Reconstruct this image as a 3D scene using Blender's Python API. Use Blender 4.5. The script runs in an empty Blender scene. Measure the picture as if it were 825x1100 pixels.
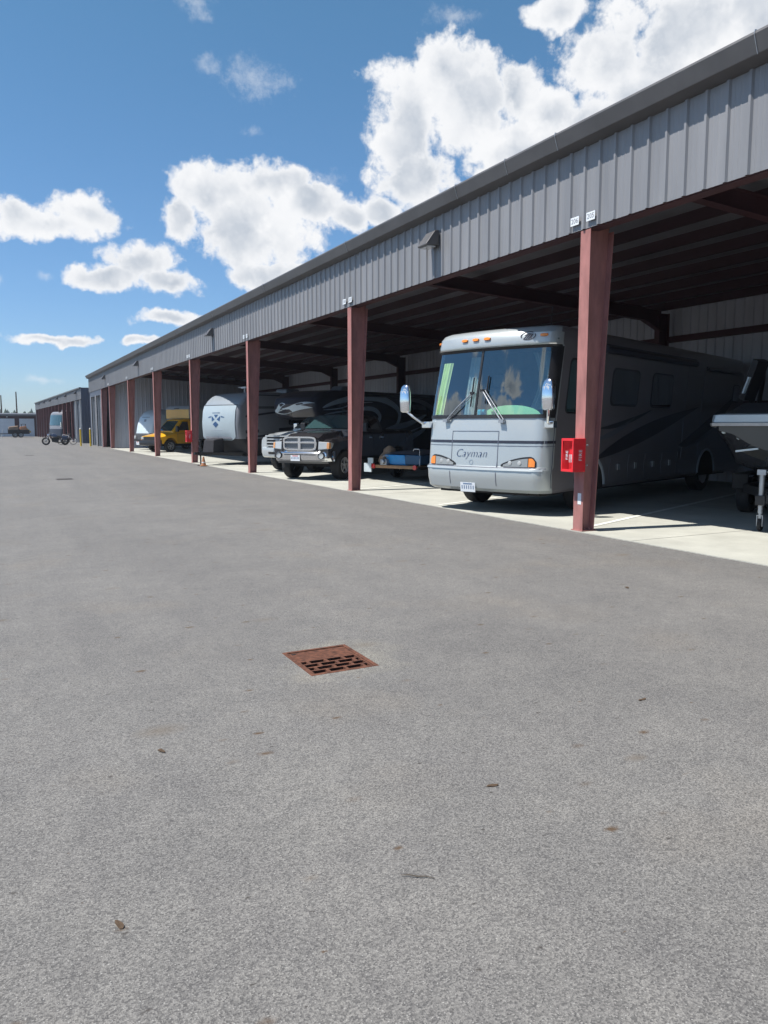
import bpy, bmesh, math, random
from mathutils import Vector, Matrix
random.seed(7)
S = bpy.context.scene
C = S.collection
R = math.radians
PI = math.pi

# ------------------------------------------------------------------ materials
def mat(name, col, rough=.6, metal=0., spec=.5, var=0., vs=4., bump=0., bs=60., coat=0., emit=None, var2=None):
    m = bpy.data.materials.new(name); m.use_nodes = True
    nt = m.node_tree; N = nt.nodes; L = nt.links
    b = N['Principled BSDF']
    b.inputs['Base Color'].default_value = (*col, 1)
    b.inputs['Roughness'].default_value = rough
    b.inputs['Metallic'].default_value = metal
    b.inputs['Specular IOR Level'].default_value = spec
    if coat: b.inputs['Coat Weight'].default_value = coat; b.inputs['Coat Roughness'].default_value = .06
    tc = N.new('ShaderNodeTexCoord')
    if var:
        n = N.new('ShaderNodeTexNoise'); n.inputs['Scale'].default_value = vs; n.inputs['Detail'].default_value = 6; n.inputs['Roughness'].default_value = .62
        L.new(tc.outputs['Object'], n.inputs['Vector'])
        r = N.new('ShaderNodeValToRGB')
        r.color_ramp.elements[0].position = .3; r.color_ramp.elements[1].position = .7
        lo = [c*(1-var) for c in col]; hi = [min(1, c*(1+var)) for c in col]
        if var2: lo = list(var2)
        r.color_ramp.elements[0].color = (*lo, 1); r.color_ramp.elements[1].color = (*hi, 1)
        L.new(n.outputs['Fac'], r.inputs['Fac']); L.new(r.outputs['Color'], b.inputs['Base Color'])
        mr = N.new('ShaderNodeMapRange'); mr.inputs['To Min'].default_value = max(0, rough-.08); mr.inputs['To Max'].default_value = min(1, rough+.12)
        L.new(n.outputs['Fac'], mr.inputs['Value']); L.new(mr.outputs['Result'], b.inputs['Roughness'])
    if bump:
        n2 = N.new('ShaderNodeTexNoise'); n2.inputs['Scale'].default_value = bs; n2.inputs['Detail'].default_value = 3
        L.new(tc.outputs['Object'], n2.inputs['Vector'])
        bp = N.new('ShaderNodeBump'); bp.inputs['Strength'].default_value = bump; bp.inputs['Distance'].default_value = .01
        L.new(n2.outputs['Fac'], bp.inputs['Height']); L.new(bp.outputs['Normal'], b.inputs['Normal'])
    if emit:
        b.inputs['Emission Color'].default_value = (*emit, 1); b.inputs['Emission Strength'].default_value = 1
    return m

def glassmat(name, tint=(.74, .87, .86), refl=.19):
    m = bpy.data.materials.new(name); m.use_nodes = True
    nt = m.node_tree; N = nt.nodes; L = nt.links; N.clear()
    o = N.new('ShaderNodeOutputMaterial'); t = N.new('ShaderNodeBsdfTransparent'); g = N.new('ShaderNodeBsdfGlossy')
    t.inputs['Color'].default_value = (*tint, 1); g.inputs['Roughness'].default_value = .01
    g.inputs['Color'].default_value = (.85, .95, 1, 1)
    f0 = N.new('ShaderNodeLayerWeight'); f0.inputs['Blend'].default_value = .5; f1 = N.new('ShaderNodeMath'); f1.operation = 'POWER'; f1.inputs[1].default_value = 3.5; L.new(f0.outputs['Facing'], f1.inputs[0]); f = N.new('ShaderNodeMath'); f.operation = 'MULTIPLY'; f.inputs[1].default_value = .8; L.new(f1.outputs[0], f.inputs[0])
    a = N.new('ShaderNodeMath'); a.operation = 'ADD'; a.use_clamp = True; a.inputs[1].default_value = refl
    L.new(f.outputs[0], a.inputs[0]); mx = N.new('ShaderNodeMixShader')
    L.new(a.outputs[0], mx.inputs['Fac']); L.new(t.outputs[0], mx.inputs[1]); L.new(g.outputs[0], mx.inputs[2]); L.new(mx.outputs[0], o.inputs['Surface'])
    return m

M = dict(
 fascia = mat('grey_sheet_metal', (.245,.248,.262), .45, .2, var=.12, vs=.9, bump=.02, bs=9),
 trim   = mat('dark_grey_trim', (.125,.122,.125), .45, .3, var=.15, vs=1.5),
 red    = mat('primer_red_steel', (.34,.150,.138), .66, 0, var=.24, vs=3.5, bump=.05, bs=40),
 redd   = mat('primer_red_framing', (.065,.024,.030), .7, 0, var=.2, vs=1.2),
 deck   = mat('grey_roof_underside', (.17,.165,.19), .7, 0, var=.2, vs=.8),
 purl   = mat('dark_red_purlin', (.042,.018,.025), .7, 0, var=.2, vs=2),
 wall   = mat('pale_grey_wall_panel', (.47,.49,.56), .55, .1, var=.10, vs=.8),
 wallb  = mat('blue_grey_wall_panel', (.085,.095,.13), .5, .2, var=.12, vs=.7),
 door   = mat('slate_roller_door', (.075,.09,.115), .45, .2, var=.12, vs=1),
 wdoor  = mat('white_roller_door', (.62,.68,.74), .5, 0, var=.06, vs=1),
 tan    = mat('light_trim', (.62,.6,.58), .5, 0, var=.08, vs=3),
 plate  = mat('white_plate', (.72,.76,.80), .45),
 ink    = mat('black_ink', (.02,.02,.022), .6),
 black  = mat('black_rubber', (.018,.018,.02), .75, 0, var=.25, vs=8),
 blk    = mat('black_plastic', (.015,.015,.018), .4),
 chas   = mat('dark_chassis', (.02,.02,.022), .7, .2, var=.3, vs=5),
 chrome = mat('chrome', (.82,.84,.87), .08, 1.),
 rimp   = mat('alloy_wheel_paint', (.48,.48,.50), .3, .3, coat=.4),
 smoke  = mat('smoky_lens', (.26,.27,.275), .1, 0, coat=1),
 alu    = mat('brushed_aluminium', (.6,.62,.65), .3, 1., var=.06, vs=9),
 galv   = mat('galvanised_tube', (.42,.44,.47), .4, .7, var=.12, vs=9),
 rvs    = mat('silver_paint', (.45,.49,.505), .30, .35, coat=.4, var=.03, vs=.6),
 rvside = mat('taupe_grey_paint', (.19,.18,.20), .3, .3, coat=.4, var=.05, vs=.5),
 rvdk   = mat('charcoal_graphic', (.035,.035,.05), .3, .2, coat=.3),
 rvmid  = mat('grey_graphic', (.14,.15,.19), .3, .2, coat=.3),
 rvblue = mat('navy_script', (.02,.045,.13), .35),
 amber  = mat('amber_lens', (.85,.25,.03), .25, coat=.6),
 redl   = mat('red_lens', (.55,.02,.02), .25, coat=.6),
 lens   = mat('clear_lens', (.42,.44,.45), .12, 0, coat=1),
 curtain= mat('cream_green_curtain', (.80,.90,.45), .8, var=.08, vs=6),
 drape  = mat('grey_curtain', (.45,.50,.52), .85, var=.15, vs=6),
 dash   = mat('green_sunshade', (.50,.92,.52), .6),
 cyan   = mat('cyan_cloth', (.05,.45,.65), .7),
 inter  = mat('dim_interior', (.10,.14,.15), .8, var=.2, vs=3),
 seat   = mat('grey_seat', (.16,.17,.18), .85),
 glass  = glassmat('windshield_glass'),
 dglass = mat('dark_window', (.012,.016,.02), .04, 0, spec=.9, coat=1),
 tglass = mat('teal_window', (.03,.07,.075), .05, 0, spec=1, coat=1),
 fire   = mat('red_plastic', (.75,.02,.03), .35, coat=.3, var=.06, vs=8),
 white  = mat('white_paint', (.8,.8,.79), .4, coat=.3, var=.03, vs=1),
 dirtyw = mat('white_gelcoat', (.55,.63,.68), .3, 0, coat=.4, var=.05, vs=1.5),
 ltgrey = mat('light_grey_gelcoat', (.42,.47,.52), .35, coat=.3, var=.05, vs=1.5),
 capw   = mat('dusty_white_gelcoat', (.36,.43,.475), .4, 0, coat=.3, var=.05, vs=1.5),
 capg   = mat('grey_cap_gelcoat', (.24,.275,.31), .4, 0, coat=.2, var=.06, vs=1.5),
 dkgrey = mat('dark_grey_gelcoat', (.07,.075,.085), .4, coat=.3, var=.08, vs=1.5),
 mgrey  = mat('mid_grey_gelcoat', (.20,.21,.24), .4, coat=.2, var=.06, vs=1.5),
 ramp   = mat('charcoal_car_paint', (.045,.043,.050), .28, .35, coat=1, var=.06, vs=1),
 fordp  = mat('silver_white_car_paint', (.46,.50,.53), .3, .2, coat=.8, var=.04, vs=1),
 yel    = mat('yellow_car_paint', (.82,.42,.012), .35, coat=.6, var=.05, vs=1),
 ybox   = mat('faded_yellow_panel', (.62,.42,.14), .5, var=.08, vs=1.5),
 wbox   = mat('off_white_panel', (.5,.5,.47), .5, var=.08, vs=1.2),
 emb    = mat('blue_emblem', (.03,.08,.19), .4),
 boath  = mat('charcoal_gelcoat', (.022,.022,.028), .25, coat=.4, var=.08, vs=2),
 boatg  = mat('taupe_gelcoat', (.05,.05,.047), .3, coat=.6, var=.08, vs=2),
 cover  = mat('black_canvas', (.022,.022,.028), .85, var=.2, vs=6),
 wood   = mat('weathered_board', (.34,.20,.11), .75, var=.25, vs=6),
 blue   = mat('blue_plastic', (.01,.25,.60), .4, coat=.2, var=.06, vs=3),
 dblue  = mat('dark_blue_plastic', (.01,.07,.16), .45, var=.06, vs=3),
 orange = mat('orange_paint', (.42,.19,.09), .45, var=.12, vs=4),
 tanld  = mat('tan_tarp', (.32,.22,.15), .8, var=.25, vs=3),
 rust   = mat('rusty_iron', (.120,.052,.033), .9, 0, spec=.2, var=.5, vs=24, bump=.5, bs=120, var2=(.050,.026,.020)),
 iron   = mat('dark_iron', (.07,.06,.058), .8, .1, var=.3, vs=20),
 pit    = mat('pit_black', (.008,.007,.007), .9),
 bolly  = mat('yellow_bollard_paint', (.62,.42,.02), .5, var=.15, vs=5),
 pole   = mat('dark_wood_pole', (.06,.045,.035), .9, var=.2, vs=3),
 tree   = mat('conifer_green', (.03,.055,.035), .9, var=.4, vs=.2),
 line   = mat('white_line_paint', (.66,.67,.62), .75, var=.16, vs=5),
 slot   = mat('bluegrey_paint', (.02,.035,.08), .4, .2, coat=.5),
 digit  = mat('plate_blue', (.12,.19,.32), .5),
 amber2 = mat('pale_amber_lens', (.62,.30,.12), .25, coat=.6),
 redm   = mat('dark_red_steel', (.16,.058,.062), .7, 0, var=.15, vs=2),
 stain  = mat('brown_leaf', (.075,.048,.028), .9, var=.3, vs=30),
 bark   = mat('grey_bark', (.09,.075,.06), .9, var=.3, vs=60),
)

# ------------------------------------------------------------------ mesh builder
class MB:
    def __init__(s): s.v = []; s.f = []; s.m = []
    def add(s, vs, fs, m=0):
        o = len(s.v); s.v += [tuple(v) for v in vs]
        for f in fs: s.f.append(tuple(i+o for i in f)); s.m.append(m)
        return s
    def box(s, x0, x1, y0, y1, z0, z1, m=0):
        v = [(x0,y0,z0),(x1,y0,z0),(x1,y1,z0),(x0,y1,z0),(x0,y0,z1),(x1,y0,z1),(x1,y1,z1),(x0,y1,z1)]
        return s.add(v, [(0,3,2,1),(4,5,6,7),(0,1,5,4),(1,2,6,5),(2,3,7,6),(3,0,4,7)], m)
    def hexa(s, v, m=0):   # 8 points, bottom ring then top ring
        return s.add(v, [(0,3,2,1),(4,5,6,7),(0,1,5,4),(1,2,6,5),(2,3,7,6),(3,0,4,7)], m)
    def prism(s, poly, axis, a0, a1, m=0):
        n = len(poly)
        def P(p, a):
            if axis == 'x': return (a, p[0], p[1])
            if axis == 'y': return (p[0], a, p[1])
            return (p[0], p[1], a)
        v = [P(p, a0) for p in poly]+[P(p, a1) for p in poly]
        f = [tuple(range(n)), tuple(range(2*n-1, n-1, -1))]+[(i, (i+1)%n, n+(i+1)%n, n+i) for i in range(n)]
        return s.add(v, f, m)
    def loft(s, rings, m=0, cap=True, closed=True):
        n = len(rings[0]); v = [p for r in rings for p in r]; f = []
        for i in range(len(rings)-1):
            for j in range(n if closed else n-1):
                f.append((i*n+j, i*n+(j+1)%n, (i+1)*n+(j+1)%n, (i+1)*n+j))
        if cap and closed: f += [tuple(range(n)), tuple(range((len(rings)-1)*n, len(rings)*n))]
        return s.add(v, f, m)
    def tube(s, pts, r, n=8, m=0):
        pts = [Vector(p) for p in pts]; rings = []
        rs = r if isinstance(r, (list, tuple)) else [r]*len(pts)
        for i, p in enumerate(pts):
            d = (pts[min(i+1, len(pts)-1)]-pts[max(i-1, 0)]).normalized()
            a = Vector((0,0,1)) if abs(d.z) < .9 else Vector((1,0,0))
            u = d.cross(a).normalized(); w = d.cross(u)
            rings.append([p+(u*math.cos(2*PI*k/n)+w*math.sin(2*PI*k/n))*rs[i] for k in range(n)])
        return s.loft(rings, m)
    def bar(s, p0, p1, w, h, m=0):
        p0, p1 = Vector(p0), Vector(p1); d = (p1-p0).normalized()
        a = Vector((0,0,1)) if abs(d.z) < .95 else Vector((1,0,0))
        u = d.cross(a).normalized()*w/2; q = u.normalized().cross(d)*h/2
        return s.loft([[p-u-q, p+u-q, p+u+q, p-u+q] for p in (p0, p1)], m)
    def lathe(s, prof, c, axis='y', n=24, m=0):   # prof: list of (radius, offset along axis)
        rings = []
        for r, a in prof:
            ring = []
            for k in range(n):
                t = 2*PI*k/n; x, y = r*math.cos(t), r*math.sin(t)
                ring.append((c[0]+x, c[1]+a, c[2]+y) if axis == 'y' else (c[0]+x, c[1]+y, c[2]+a) if axis == 'z' else (c[0]+a, c[1]+x, c[2]+y))
            rings.append(ring)
        return s.loft(rings, m, cap=False)
    def build(s, name, mats, parent=None, smooth=False, bevel=0, sharp=35):
        me = bpy.data.meshes.new(name); me.from_pydata(s.v, [], s.f)
        if not isinstance(mats, (list, tuple)): mats = [mats]
        for k in mats: me.materials.append(M[k])
        for p, i in zip(me.polygons, s.m): p.material_index = i
        bm = bmesh.new(); bm.from_mesh(me)
        bmesh.ops.recalc_face_normals(bm, faces=bm.faces)
        bm.to_mesh(me); bm.free()
        if smooth:
            for p in me.polygons: p.use_smooth = True
            me.set_sharp_from_angle(angle=R(sharp))
        o = bpy.data.objects.new(name, me); C.objects.link(o)
        if parent: o.parent = parent
        if bevel:
            b = o.modifiers.new('Bevel', 'BEVEL'); b.width = bevel; b.segments = 2; b.limit_method = 'ANGLE'; b.angle_limit = R(40)
        return o

def tag(o, label=None, cat=None, group=None, kind=None):
    if label: o['label'] = label
    if cat: o['category'] = cat
    if group: o['group'] = group
    if kind: o['kind'] = kind
    return o
def thing(name, label, cat, loc=(0,0,0), rz=0, group=None):
    o = bpy.data.objects.new(name, None); C.objects.link(o); o.location = loc; o.rotation_euler = (0,0,rz); o.empty_display_size = .3
    return tag(o, label, cat, group)
def copy_tree(o, parent=None):
    c = o.copy(); C.objects.link(c)
    if parent: c.parent = parent
    for ch in list(o.children): copy_tree(ch, c)
    return c
def textmb(txt, size, mapf, shear=0, ext=0.0, spacing=1.0, thin=0.):
    cu = bpy.data.curves.new('lettering', 'FONT'); cu.body = txt; cu.size = size; cu.shear = shear
    cu.align_x = 'CENTER'; cu.align_y = 'CENTER'; cu.space_character = spacing; cu.resolution_u = 3; cu.offset = thin
    o = bpy.data.objects.new('lettering', cu); C.objects.link(o)
    dg = bpy.context.evaluated_depsgraph_get(); me = bpy.data.meshes.new_from_object(o.evaluated_get(dg))
    mb = MB(); mb.add([mapf(v.co.x, v.co.y) for v in me.vertices], [tuple(p.vertices) for p in me.polygons])
    bpy.data.objects.remove(o); bpy.data.curves.remove(cu); bpy.data.meshes.remove(me)
    return mb

# a rounded coach body: plan outline varies with height
class Body:
    def __init__(s, lv, L, r=.3, rr=.1, bow=.06):
        s.lv = lv; s.L = L; s.r = r; s.rr = rr; s.bow = bow
    def at(s, z):
        lv = s.lv
        if z <= lv[0][0]: return lv[0][1], lv[0][2]
        for a, b in zip(lv, lv[1:]):
            if z <= b[0]:
                t = (z-a[0])/max(1e-6, b[0]-a[0]); return a[1]+(b[1]-a[1])*t, a[2]+(b[2]-a[2])*t
        return lv[-1][1], lv[-1][2]
    def pt(s, u, z, off=0.):
        x0, hw = s.at(z); r = s.r; a = hw-r; sg = 1 if u >= 0 else -1; q = abs(u)
        if q < a:
            x = x0+s.bow*(q/a)**2; y = q; n = Vector((-1, 2*s.bow*q/a/a*(-1)*-1, 0)).normalized()
            n = Vector((-1, 2*s.bow*q/(a*a), 0)).normalized()
        elif q < a+PI/2*r:
            t = (q-a)/r; x = x0+s.bow+r-r*math.cos(t); y = a+r*math.sin(t); n = Vector((-math.cos(t), math.sin(t), 0))
        else:
            x = x0+s.bow+r+(q-a-PI/2*r); y = hw; n = Vector((0, 1, 0))
        return Vector((x+n.x*off, sg*(y+n.y*off), z))
    def ux(s, x, z):   # u of a given x on the side
        x0, hw = s.at(z); return x-(x0+s.bow+s.r)+(hw-s.r)+PI/2*s.r
    def us(s, extra=()):
        a = s.at(s.lv[len(s.lv)//2][0])
        return a
    def ring(s, z, n1=8, n2=6):
        x0, hw = s.at(z); a = hw-s.r
        us = [-a+2*a*i/n1 for i in range(n1+1)]; arc = [a+PI/2*s.r*i/n2 for i in range(1, n2+1)]
        pts = [s.pt(-u, z) for u in reversed(arc)]+[s.pt(u, z) for u in us]+[s.pt(u, z) for u in arc]
        L = s.L
        for k in range(4):
            t = PI/2*k/3; pts.append(Vector((L-s.rr+s.rr*math.sin(t), hw-s.rr+s.rr*math.cos(t), z)))
        for k in range(4):
            t = PI/2*k/3; pts.append(Vector((L-s.rr+s.rr*math.cos(t), -(hw-s.rr)-s.rr*math.sin(t), z)))
        return pts
    def shell(s, mb, m=0, skip=None):
        rings = [s.ring(l[0]) for l in s.lv]; n = len(rings[0]); o = len(mb.v)
        mb.v += [tuple(p) for r in rings for p in r]
        for i in range(len(rings)-1):
            for j in range(n):
                if skip and skip(i, j, n): continue
                mb.f.append(tuple(o+k for k in (i*n+j, i*n+(j+1)%n, (i+1)*n+(j+1)%n, (i+1)*n+j))); mb.m.append(m)
        mb.f.append(tuple(o+k for k in range(n))); mb.m.append(m)
        mb.f.append(tuple(o+(len(rings)-1)*n+k for k in range(n))); mb.m.append(m)
    def strip(s, mb, us, lo, hi, off=.004, th=.01, m=0, nz=1):
        # patch with thickness lying on the surface; lo/hi constants or functions of u
        fl = lo if callable(lo) else (lambda u: lo); fh = hi if callable(hi) else (lambda u: hi)
        P = [[[s.pt(u, fl(u)+(fh(u)-fl(u))*k/nz, o) for k in range(nz+1)] for u in us] for o in (off, off-th)]
        nu = len(us); o0 = len(mb.v)
        idx = lambda l, i, k: o0+l*nu*(nz+1)+i*(nz+1)+k
        for l in (0, 1):
            for col in P[l]: mb.v += [tuple(p) for p in col]
        F = []
        for i in range(nu-1):
            for k in range(nz):
                F.append((idx(0,i,k), idx(0,i+1,k), idx(0,i+1,k+1), idx(0,i,k+1)))
                F.append((idx(1,i,k), idx(1,i,k+1), idx(1,i+1,k+1), idx(1,i+1,k)))
            F.append((idx(0,i,0), idx(1,i,0), idx(1,i+1,0), idx(0,i+1,0)))
            F.append((idx(0,i,nz), idx(0,i+1,nz), idx(1,i+1,nz), idx(1,i,nz)))
        for i in (0, nu-1):
            for k in range(nz): F.append((idx(0,i,k), idx(0,i,k+1), idx(1,i,k+1), idx(1,i,k)))
        mb.f += F; mb.m += [m]*len(F)
        return mb
def lin(a, b, n): return [a+(b-a)*i/(n-1) for i in range(n)]
def rrect(u0, u1, z0, z1, r, n=14):    # rounded window outline as lo/hi functions
    def lo(u):
        d = min(u-u0, u1-u); return z0+(r-math.sqrt(max(0, r*r-(r-d)**2)) if d < r else 0)
    def hi(u): return z1-(lo(u)-z0)
    us = [u0+r*(1-math.cos(PI/2*k/4)) for k in range(5)]+[u1-r*(1-math.cos(PI/2*k/4)) for k in range(4, -1, -1)]
    return us, lo, hi

def wheel(parent, x, y, r=.4, w=.25, side=-1, rim='rimp', rr=.6, spokes=6, name='wheel'):
    b = MB(); ri = r*rr
    b.lathe([(ri, -w/2+.02), (r*.93, -w/2), (r, -w/2+.035), (r, w/2-.035), (r*.93, w/2), (ri, w/2-.02), (ri*.98, 0)], (x, y, r), 'y', 32)
    t = b.build(name, 'black', parent, smooth=True)
    g = MB(); yo = y+side*(w/2-.035)
    g.lathe([(ri, side*.03), (ri*.94, side*.035), (ri*.88, -side*.02), (ri*.86, -side*.06)], (x, yo, r), 'y', 32)
    g.lathe([(.001, side*.03), (ri*.24, side*.025), (ri*.28, -side*.03)], (x, yo, r), 'y', 16)
    for k in range(spokes):
        a = 2*PI*k/spokes+.3; c, s_ = math.cos(a), math.sin(a)
        g.bar((x+c*ri*.2, yo, r+s_*ri*.2), (x+c*ri*.92, yo, r+s_*ri*.92), ri*.2, .03)
    g.lathe([(ri*.86, -side*.05), (.001, -side*.05)], (x, yo, r), 'y', 24, 1)
    g.build('rim', [rim, 'chas'], t, smooth=True)
    return t
def plate_mb(parent, P, dx, dy, w=.31, h=.16, top='redl'):
    # P centre, dx across, normal from cross
    dx = Vector(dx).normalized(); up = Vector(dy).normalized(); n = dx.cross(up); P = Vector(P)
    b = MB()
    def q(a0, a1, c0, c1, d0, d1, m):
        b.hexa([P+dx*a+up*c+n*d for c, d, a in ((c0,d0,a0),(c0,d0,a1),(c0,d1,a1),(c0,d1,a0),(c1,d0,a0),(c1,d0,a1),(c1,d1,a1),(c1,d1,a0))], m)
    q(-w/2, w/2, -h/2, h/2, 0, .006, 0)
    for i in range(6):
        a = -w*.38+i*w*.76/5; q(a-.010, a+.010, -h*.20, h*.18, .0065, .0085, 1)
    q(-w*.3, w*.3, h*.3, h*.42, .0065, .0085, 2)
    return b.build('license_plate', ['plate', 'digit', top], parent)
SKYS, CLB, SUNS, EXPO = .085, 8.1, 5.0, .47
SKYH, SKYM, SKYT = (.72,.87,1.16), (.76,1.03,1.16), (.70,1.05,1.12)
for k_ in ('fascia', 'wall', 'red'):      # rain streaks run down sheet and steel
    t_ = M[k_].node_tree; n_ = [n for n in t_.nodes if n.type == 'TEX_NOISE'][0]; l_ = n_.inputs['Vector'].links[0]; src_ = l_.from_socket; t_.links.remove(l_)
    q_ = t_.nodes.new('ShaderNodeMapping'); q_.inputs['Scale'].default_value = (3.2, 3.2, .35) if k_ != 'red' else (2, 2, .6)
    t_.links.new(src_, q_.inputs['Vector']); t_.links.new(q_.outputs[0], n_.inputs['Vector'])
# ------------------------------------------------------------------ ground
X0 = 7.96                       # building front line
def ground_mat():
    m = bpy.data.materials.new('aged_asphalt'); m.use_nodes = True
    nt = m.node_tree; N = nt.nodes; L = nt.links; b = N['Principled BSDF']
    tc = N.new('ShaderNodeTexCoord')
    def noise(sc, det=4, ro=.6, src=None):
        n = N.new('ShaderNodeTexNoise'); n.inputs['Scale'].default_value = sc; n.inputs['Detail'].default_value = det; n.inputs['Roughness'].default_value = ro
        L.new(src or tc.outputs['Object'], n.inputs['Vector']); return n.outputs['Fac']
    def ramp(src, p0, p1, c0, c1):
        r = N.new('ShaderNodeValToRGB'); e = r.color_ramp.elements
        e[0].position = p0; e[1].position = p1; e[0].color = (*c0, 1); e[1].color = (*c1, 1); L.new(src, r.inputs['Fac']); return r.outputs['Color']
    def mix(t, a, bb, f):
        x = N.new('ShaderNodeMix'); x.data_type = 'RGBA'; x.blend_type = t
        for i, v in ((6, a), (7, bb)):
            if isinstance(v, tuple): x.inputs[i].default_value = (*v, 1)
            else: L.new(v, x.inputs[i])
        if isinstance(f, float): x.inputs[0].default_value = f
        else: L.new(f, x.inputs[0])
        return x.outputs[2]
    base = ramp(noise(.35, 5, .6), .3, .7, (.136,.133,.130), (.170,.166,.160))
    # brown tint patches
    base = mix('MIX', base, (.19,.17,.145), ramp(noise(.8, 3, .5), .56, .78, (0,0,0), (.45,.45,.45)))
    # long streaks along the drive
    mp = N.new('ShaderNodeMapping'); mp.inputs['Scale'].default_value = (1.3, .06, 1); L.new(tc.outputs['Object'], mp.inputs['Vector'])
    base = mix('MULTIPLY', base, ramp(noise(1.0, 4, .55, mp.outputs['Vector']), .35, .65, (.90,.90,.905), (1.05,1.045,1.035)), .7)
    # aggregate
    v = N.new('ShaderNodeTexVoronoi'); v.inputs['Scale'].default_value = 175; v.feature = 'F1'; L.new(tc.outputs['Object'], v.inputs['Vector'])
    hs = N.new('ShaderNodeSeparateColor'); L.new(v.outputs['Color'], hs.inputs[0])
    stone = ramp(hs.outputs['Red'], .0, 1., (.44,.44,.455), (1.58,1.57,1.54))
    base = mix('MULTIPLY', base, stone, .8)
    fine = ramp(noise(210, 3, .8), .32, .70, (.62,.62,.63), (1.40,1.40,1.38))
    base = mix('MULTIPLY', base, fine, .8)
    mid = ramp(noise(9, 4, .7), .3, .7, (.90,.90,.905), (1.09,1.09,1.085)); base = mix('MULTIPLY', base, mid, .9)
    base = mix('MULTIPLY', base, ramp(noise(2.3, 6, .68), .32, .66, (.86,.86,.87), (1.07,1.065,1.05)), .8)
    # sparse pale chips and dark specks
    v2 = N.new('ShaderNodeTexVoronoi'); v2.voronoi_dimensions = '2D'; v2.inputs['Scale'].default_value = 26; L.new(tc.outputs['Object'], v2.inputs['Vector'])
    base = mix('MIX', base, (.36,.355,.34), ramp(v2.outputs['Distance'], .03, .07, (.75,.75,.75), (0,0,0)))
    v3 = N.new('ShaderNodeTexVoronoi'); v3.voronoi_dimensions = '2D'; v3.inputs['Scale'].default_value = 2.6; 
    mp3 = N.new('ShaderNodeMapping'); mp3.inputs['Scale'].default_value = (.7, 1.2, 1); L.new(tc.outputs['Object'], mp3.inputs['Vector'])
    ad = N.new('ShaderNodeVectorMath'); ad.operation = 'MULTIPLY_ADD'
    nn = N.new('ShaderNodeTexNoise'); nn.inputs['Scale'].default_value = 40; L.new(tc.outputs['Object'], nn.inputs['Vector'])
    L.new(nn.outputs['Color'], ad.inputs[0]); ad.inputs[1].default_value = (.035,.022,0); L.new(mp3.outputs['Vector'], ad.inputs[2]); L.new(ad.outputs[0], v3.inputs['Vector'])
    def fleck(vo, base, col, r, amt):
        sc_ = N.new('ShaderNodeSeparateColor'); L.new(vo.outputs['Color'], sc_.inputs[0])
        def m_(op, x, y, cl=False):
            q = N.new('ShaderNodeMath'); q.operation = op; q.use_clamp = cl
            for i, w in enumerate((x, y)):
                if isinstance(w, (int, float)): q.inputs[i].default_value = w
                else: L.new(w, q.inputs[i])
            return q.outputs[0]
        size = m_('MULTIPLY', m_('POWER', sc_.outputs['Green'], 1.5), r)
        k_ = m_('DIVIDE', vo.outputs['Distance'], m_('ADD', size, .0005))
        f_ = m_('MULTIPLY', m_('SUBTRACT', 1.15, k_, True), m_('MULTIPLY', m_('POWER', sc_.outputs['Blue'], .9), amt), True)
        return mix('MIX', base, col, f_)
    base = fleck(v3, base, (.085,.056,.034), .085, 1.3)
    v4 = N.new('ShaderNodeTexVoronoi'); v4.voronoi_dimensions = '2D'; v4.inputs['Scale'].default_value = .8; L.new(ad.outputs[0], v4.inputs['Vector'])
    base = fleck(v4, base, (.12,.098,.075), .10, .8)
    v6 = N.new('ShaderNodeTexVoronoi'); v6.voronoi_dimensions = '2D'; v6.inputs['Scale'].default_value = 6.5; L.new(ad.outputs[0], v6.inputs['Vector']); base = fleck(v6, base, (.055,.05,.046), .075, 1.4)
    # pale dusty ring of finer paving round the near drain
    sx = N.new('ShaderNodeVectorMath'); sx.operation = 'SUBTRACT'; L.new(tc.outputs['Object'], sx.inputs[0]); sx.inputs[1].default_value = (2.1, 4.75, 0)
    n5 = N.new('ShaderNodeTexNoise'); n5.inputs['Scale'].default_value = 3; n5.inputs['Detail'].default_value = 5; L.new(tc.outputs['Object'], n5.inputs['Vector'])
    ln = N.new('ShaderNodeVectorMath'); ln.operation = 'LENGTH'; L.new(sx.outputs[0], ln.inputs[0])
    sm = N.new('ShaderNodeMath'); sm.operation = 'MULTIPLY_ADD'; L.new(n5.outputs['Fac'], sm.inputs[0]); sm.inputs[1].default_value = 1.0; L.new(ln.outputs['Value'], sm.inputs[2])
    base = mix('MIX', base, mix('MULTIPLY', base, (1.32,1.30,1.2), 1.0), ramp(sm.outputs[0], .70, 1.30, (1,1,1), (0,0,0)))
    L.new(base, b.inputs['Base Color']); b.inputs['Roughness'].default_value = .82; b.inputs['Specular IOR Level'].default_value = .45
    bp = N.new('ShaderNodeBump'); bp.inputs['Strength'].default_value = .4; bp.inputs['Distance'].default_value = .003
    L.new(v.outputs['Distance'], bp.inputs['Height']); L.new(bp.outputs['Normal'], b.inputs['Normal'])
    return m
M['asphalt'] = ground_mat()
def conc_mat():
    m = mat('concrete', (.41,.41,.365), .8, var=.13, vs=1.3, bump=.06, bs=70)
    return m
M['conc'] = conc_mat()
GX0, GX1 = 1.78, 2.27
DR = [(4.49, 5.06), (25.0, 25.57), (46.8, 47.37)]
g = MB()
xs = [-1500, -40, GX0, GX1, 40, 1500]; ys = [-1500, -20]+[y for d in DR for y in d]+[140, 1500]
o = len(g.v)
for y in ys:
    for x in xs: g.v.append((x, y, 0))
for j in range(len(ys)-1):
    for i in range(len(xs)-1):
        if i == 2 and any(abs(ys[j]-d[0]) < 1e-6 for d in DR): continue
        g.f.append((j*6+i, j*6+i+1, (j+1)*6+i+1, (j+1)*6+i)); g.m.append(0)
tag(g.build('ground', 'asphalt'), kind='structure')
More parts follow.
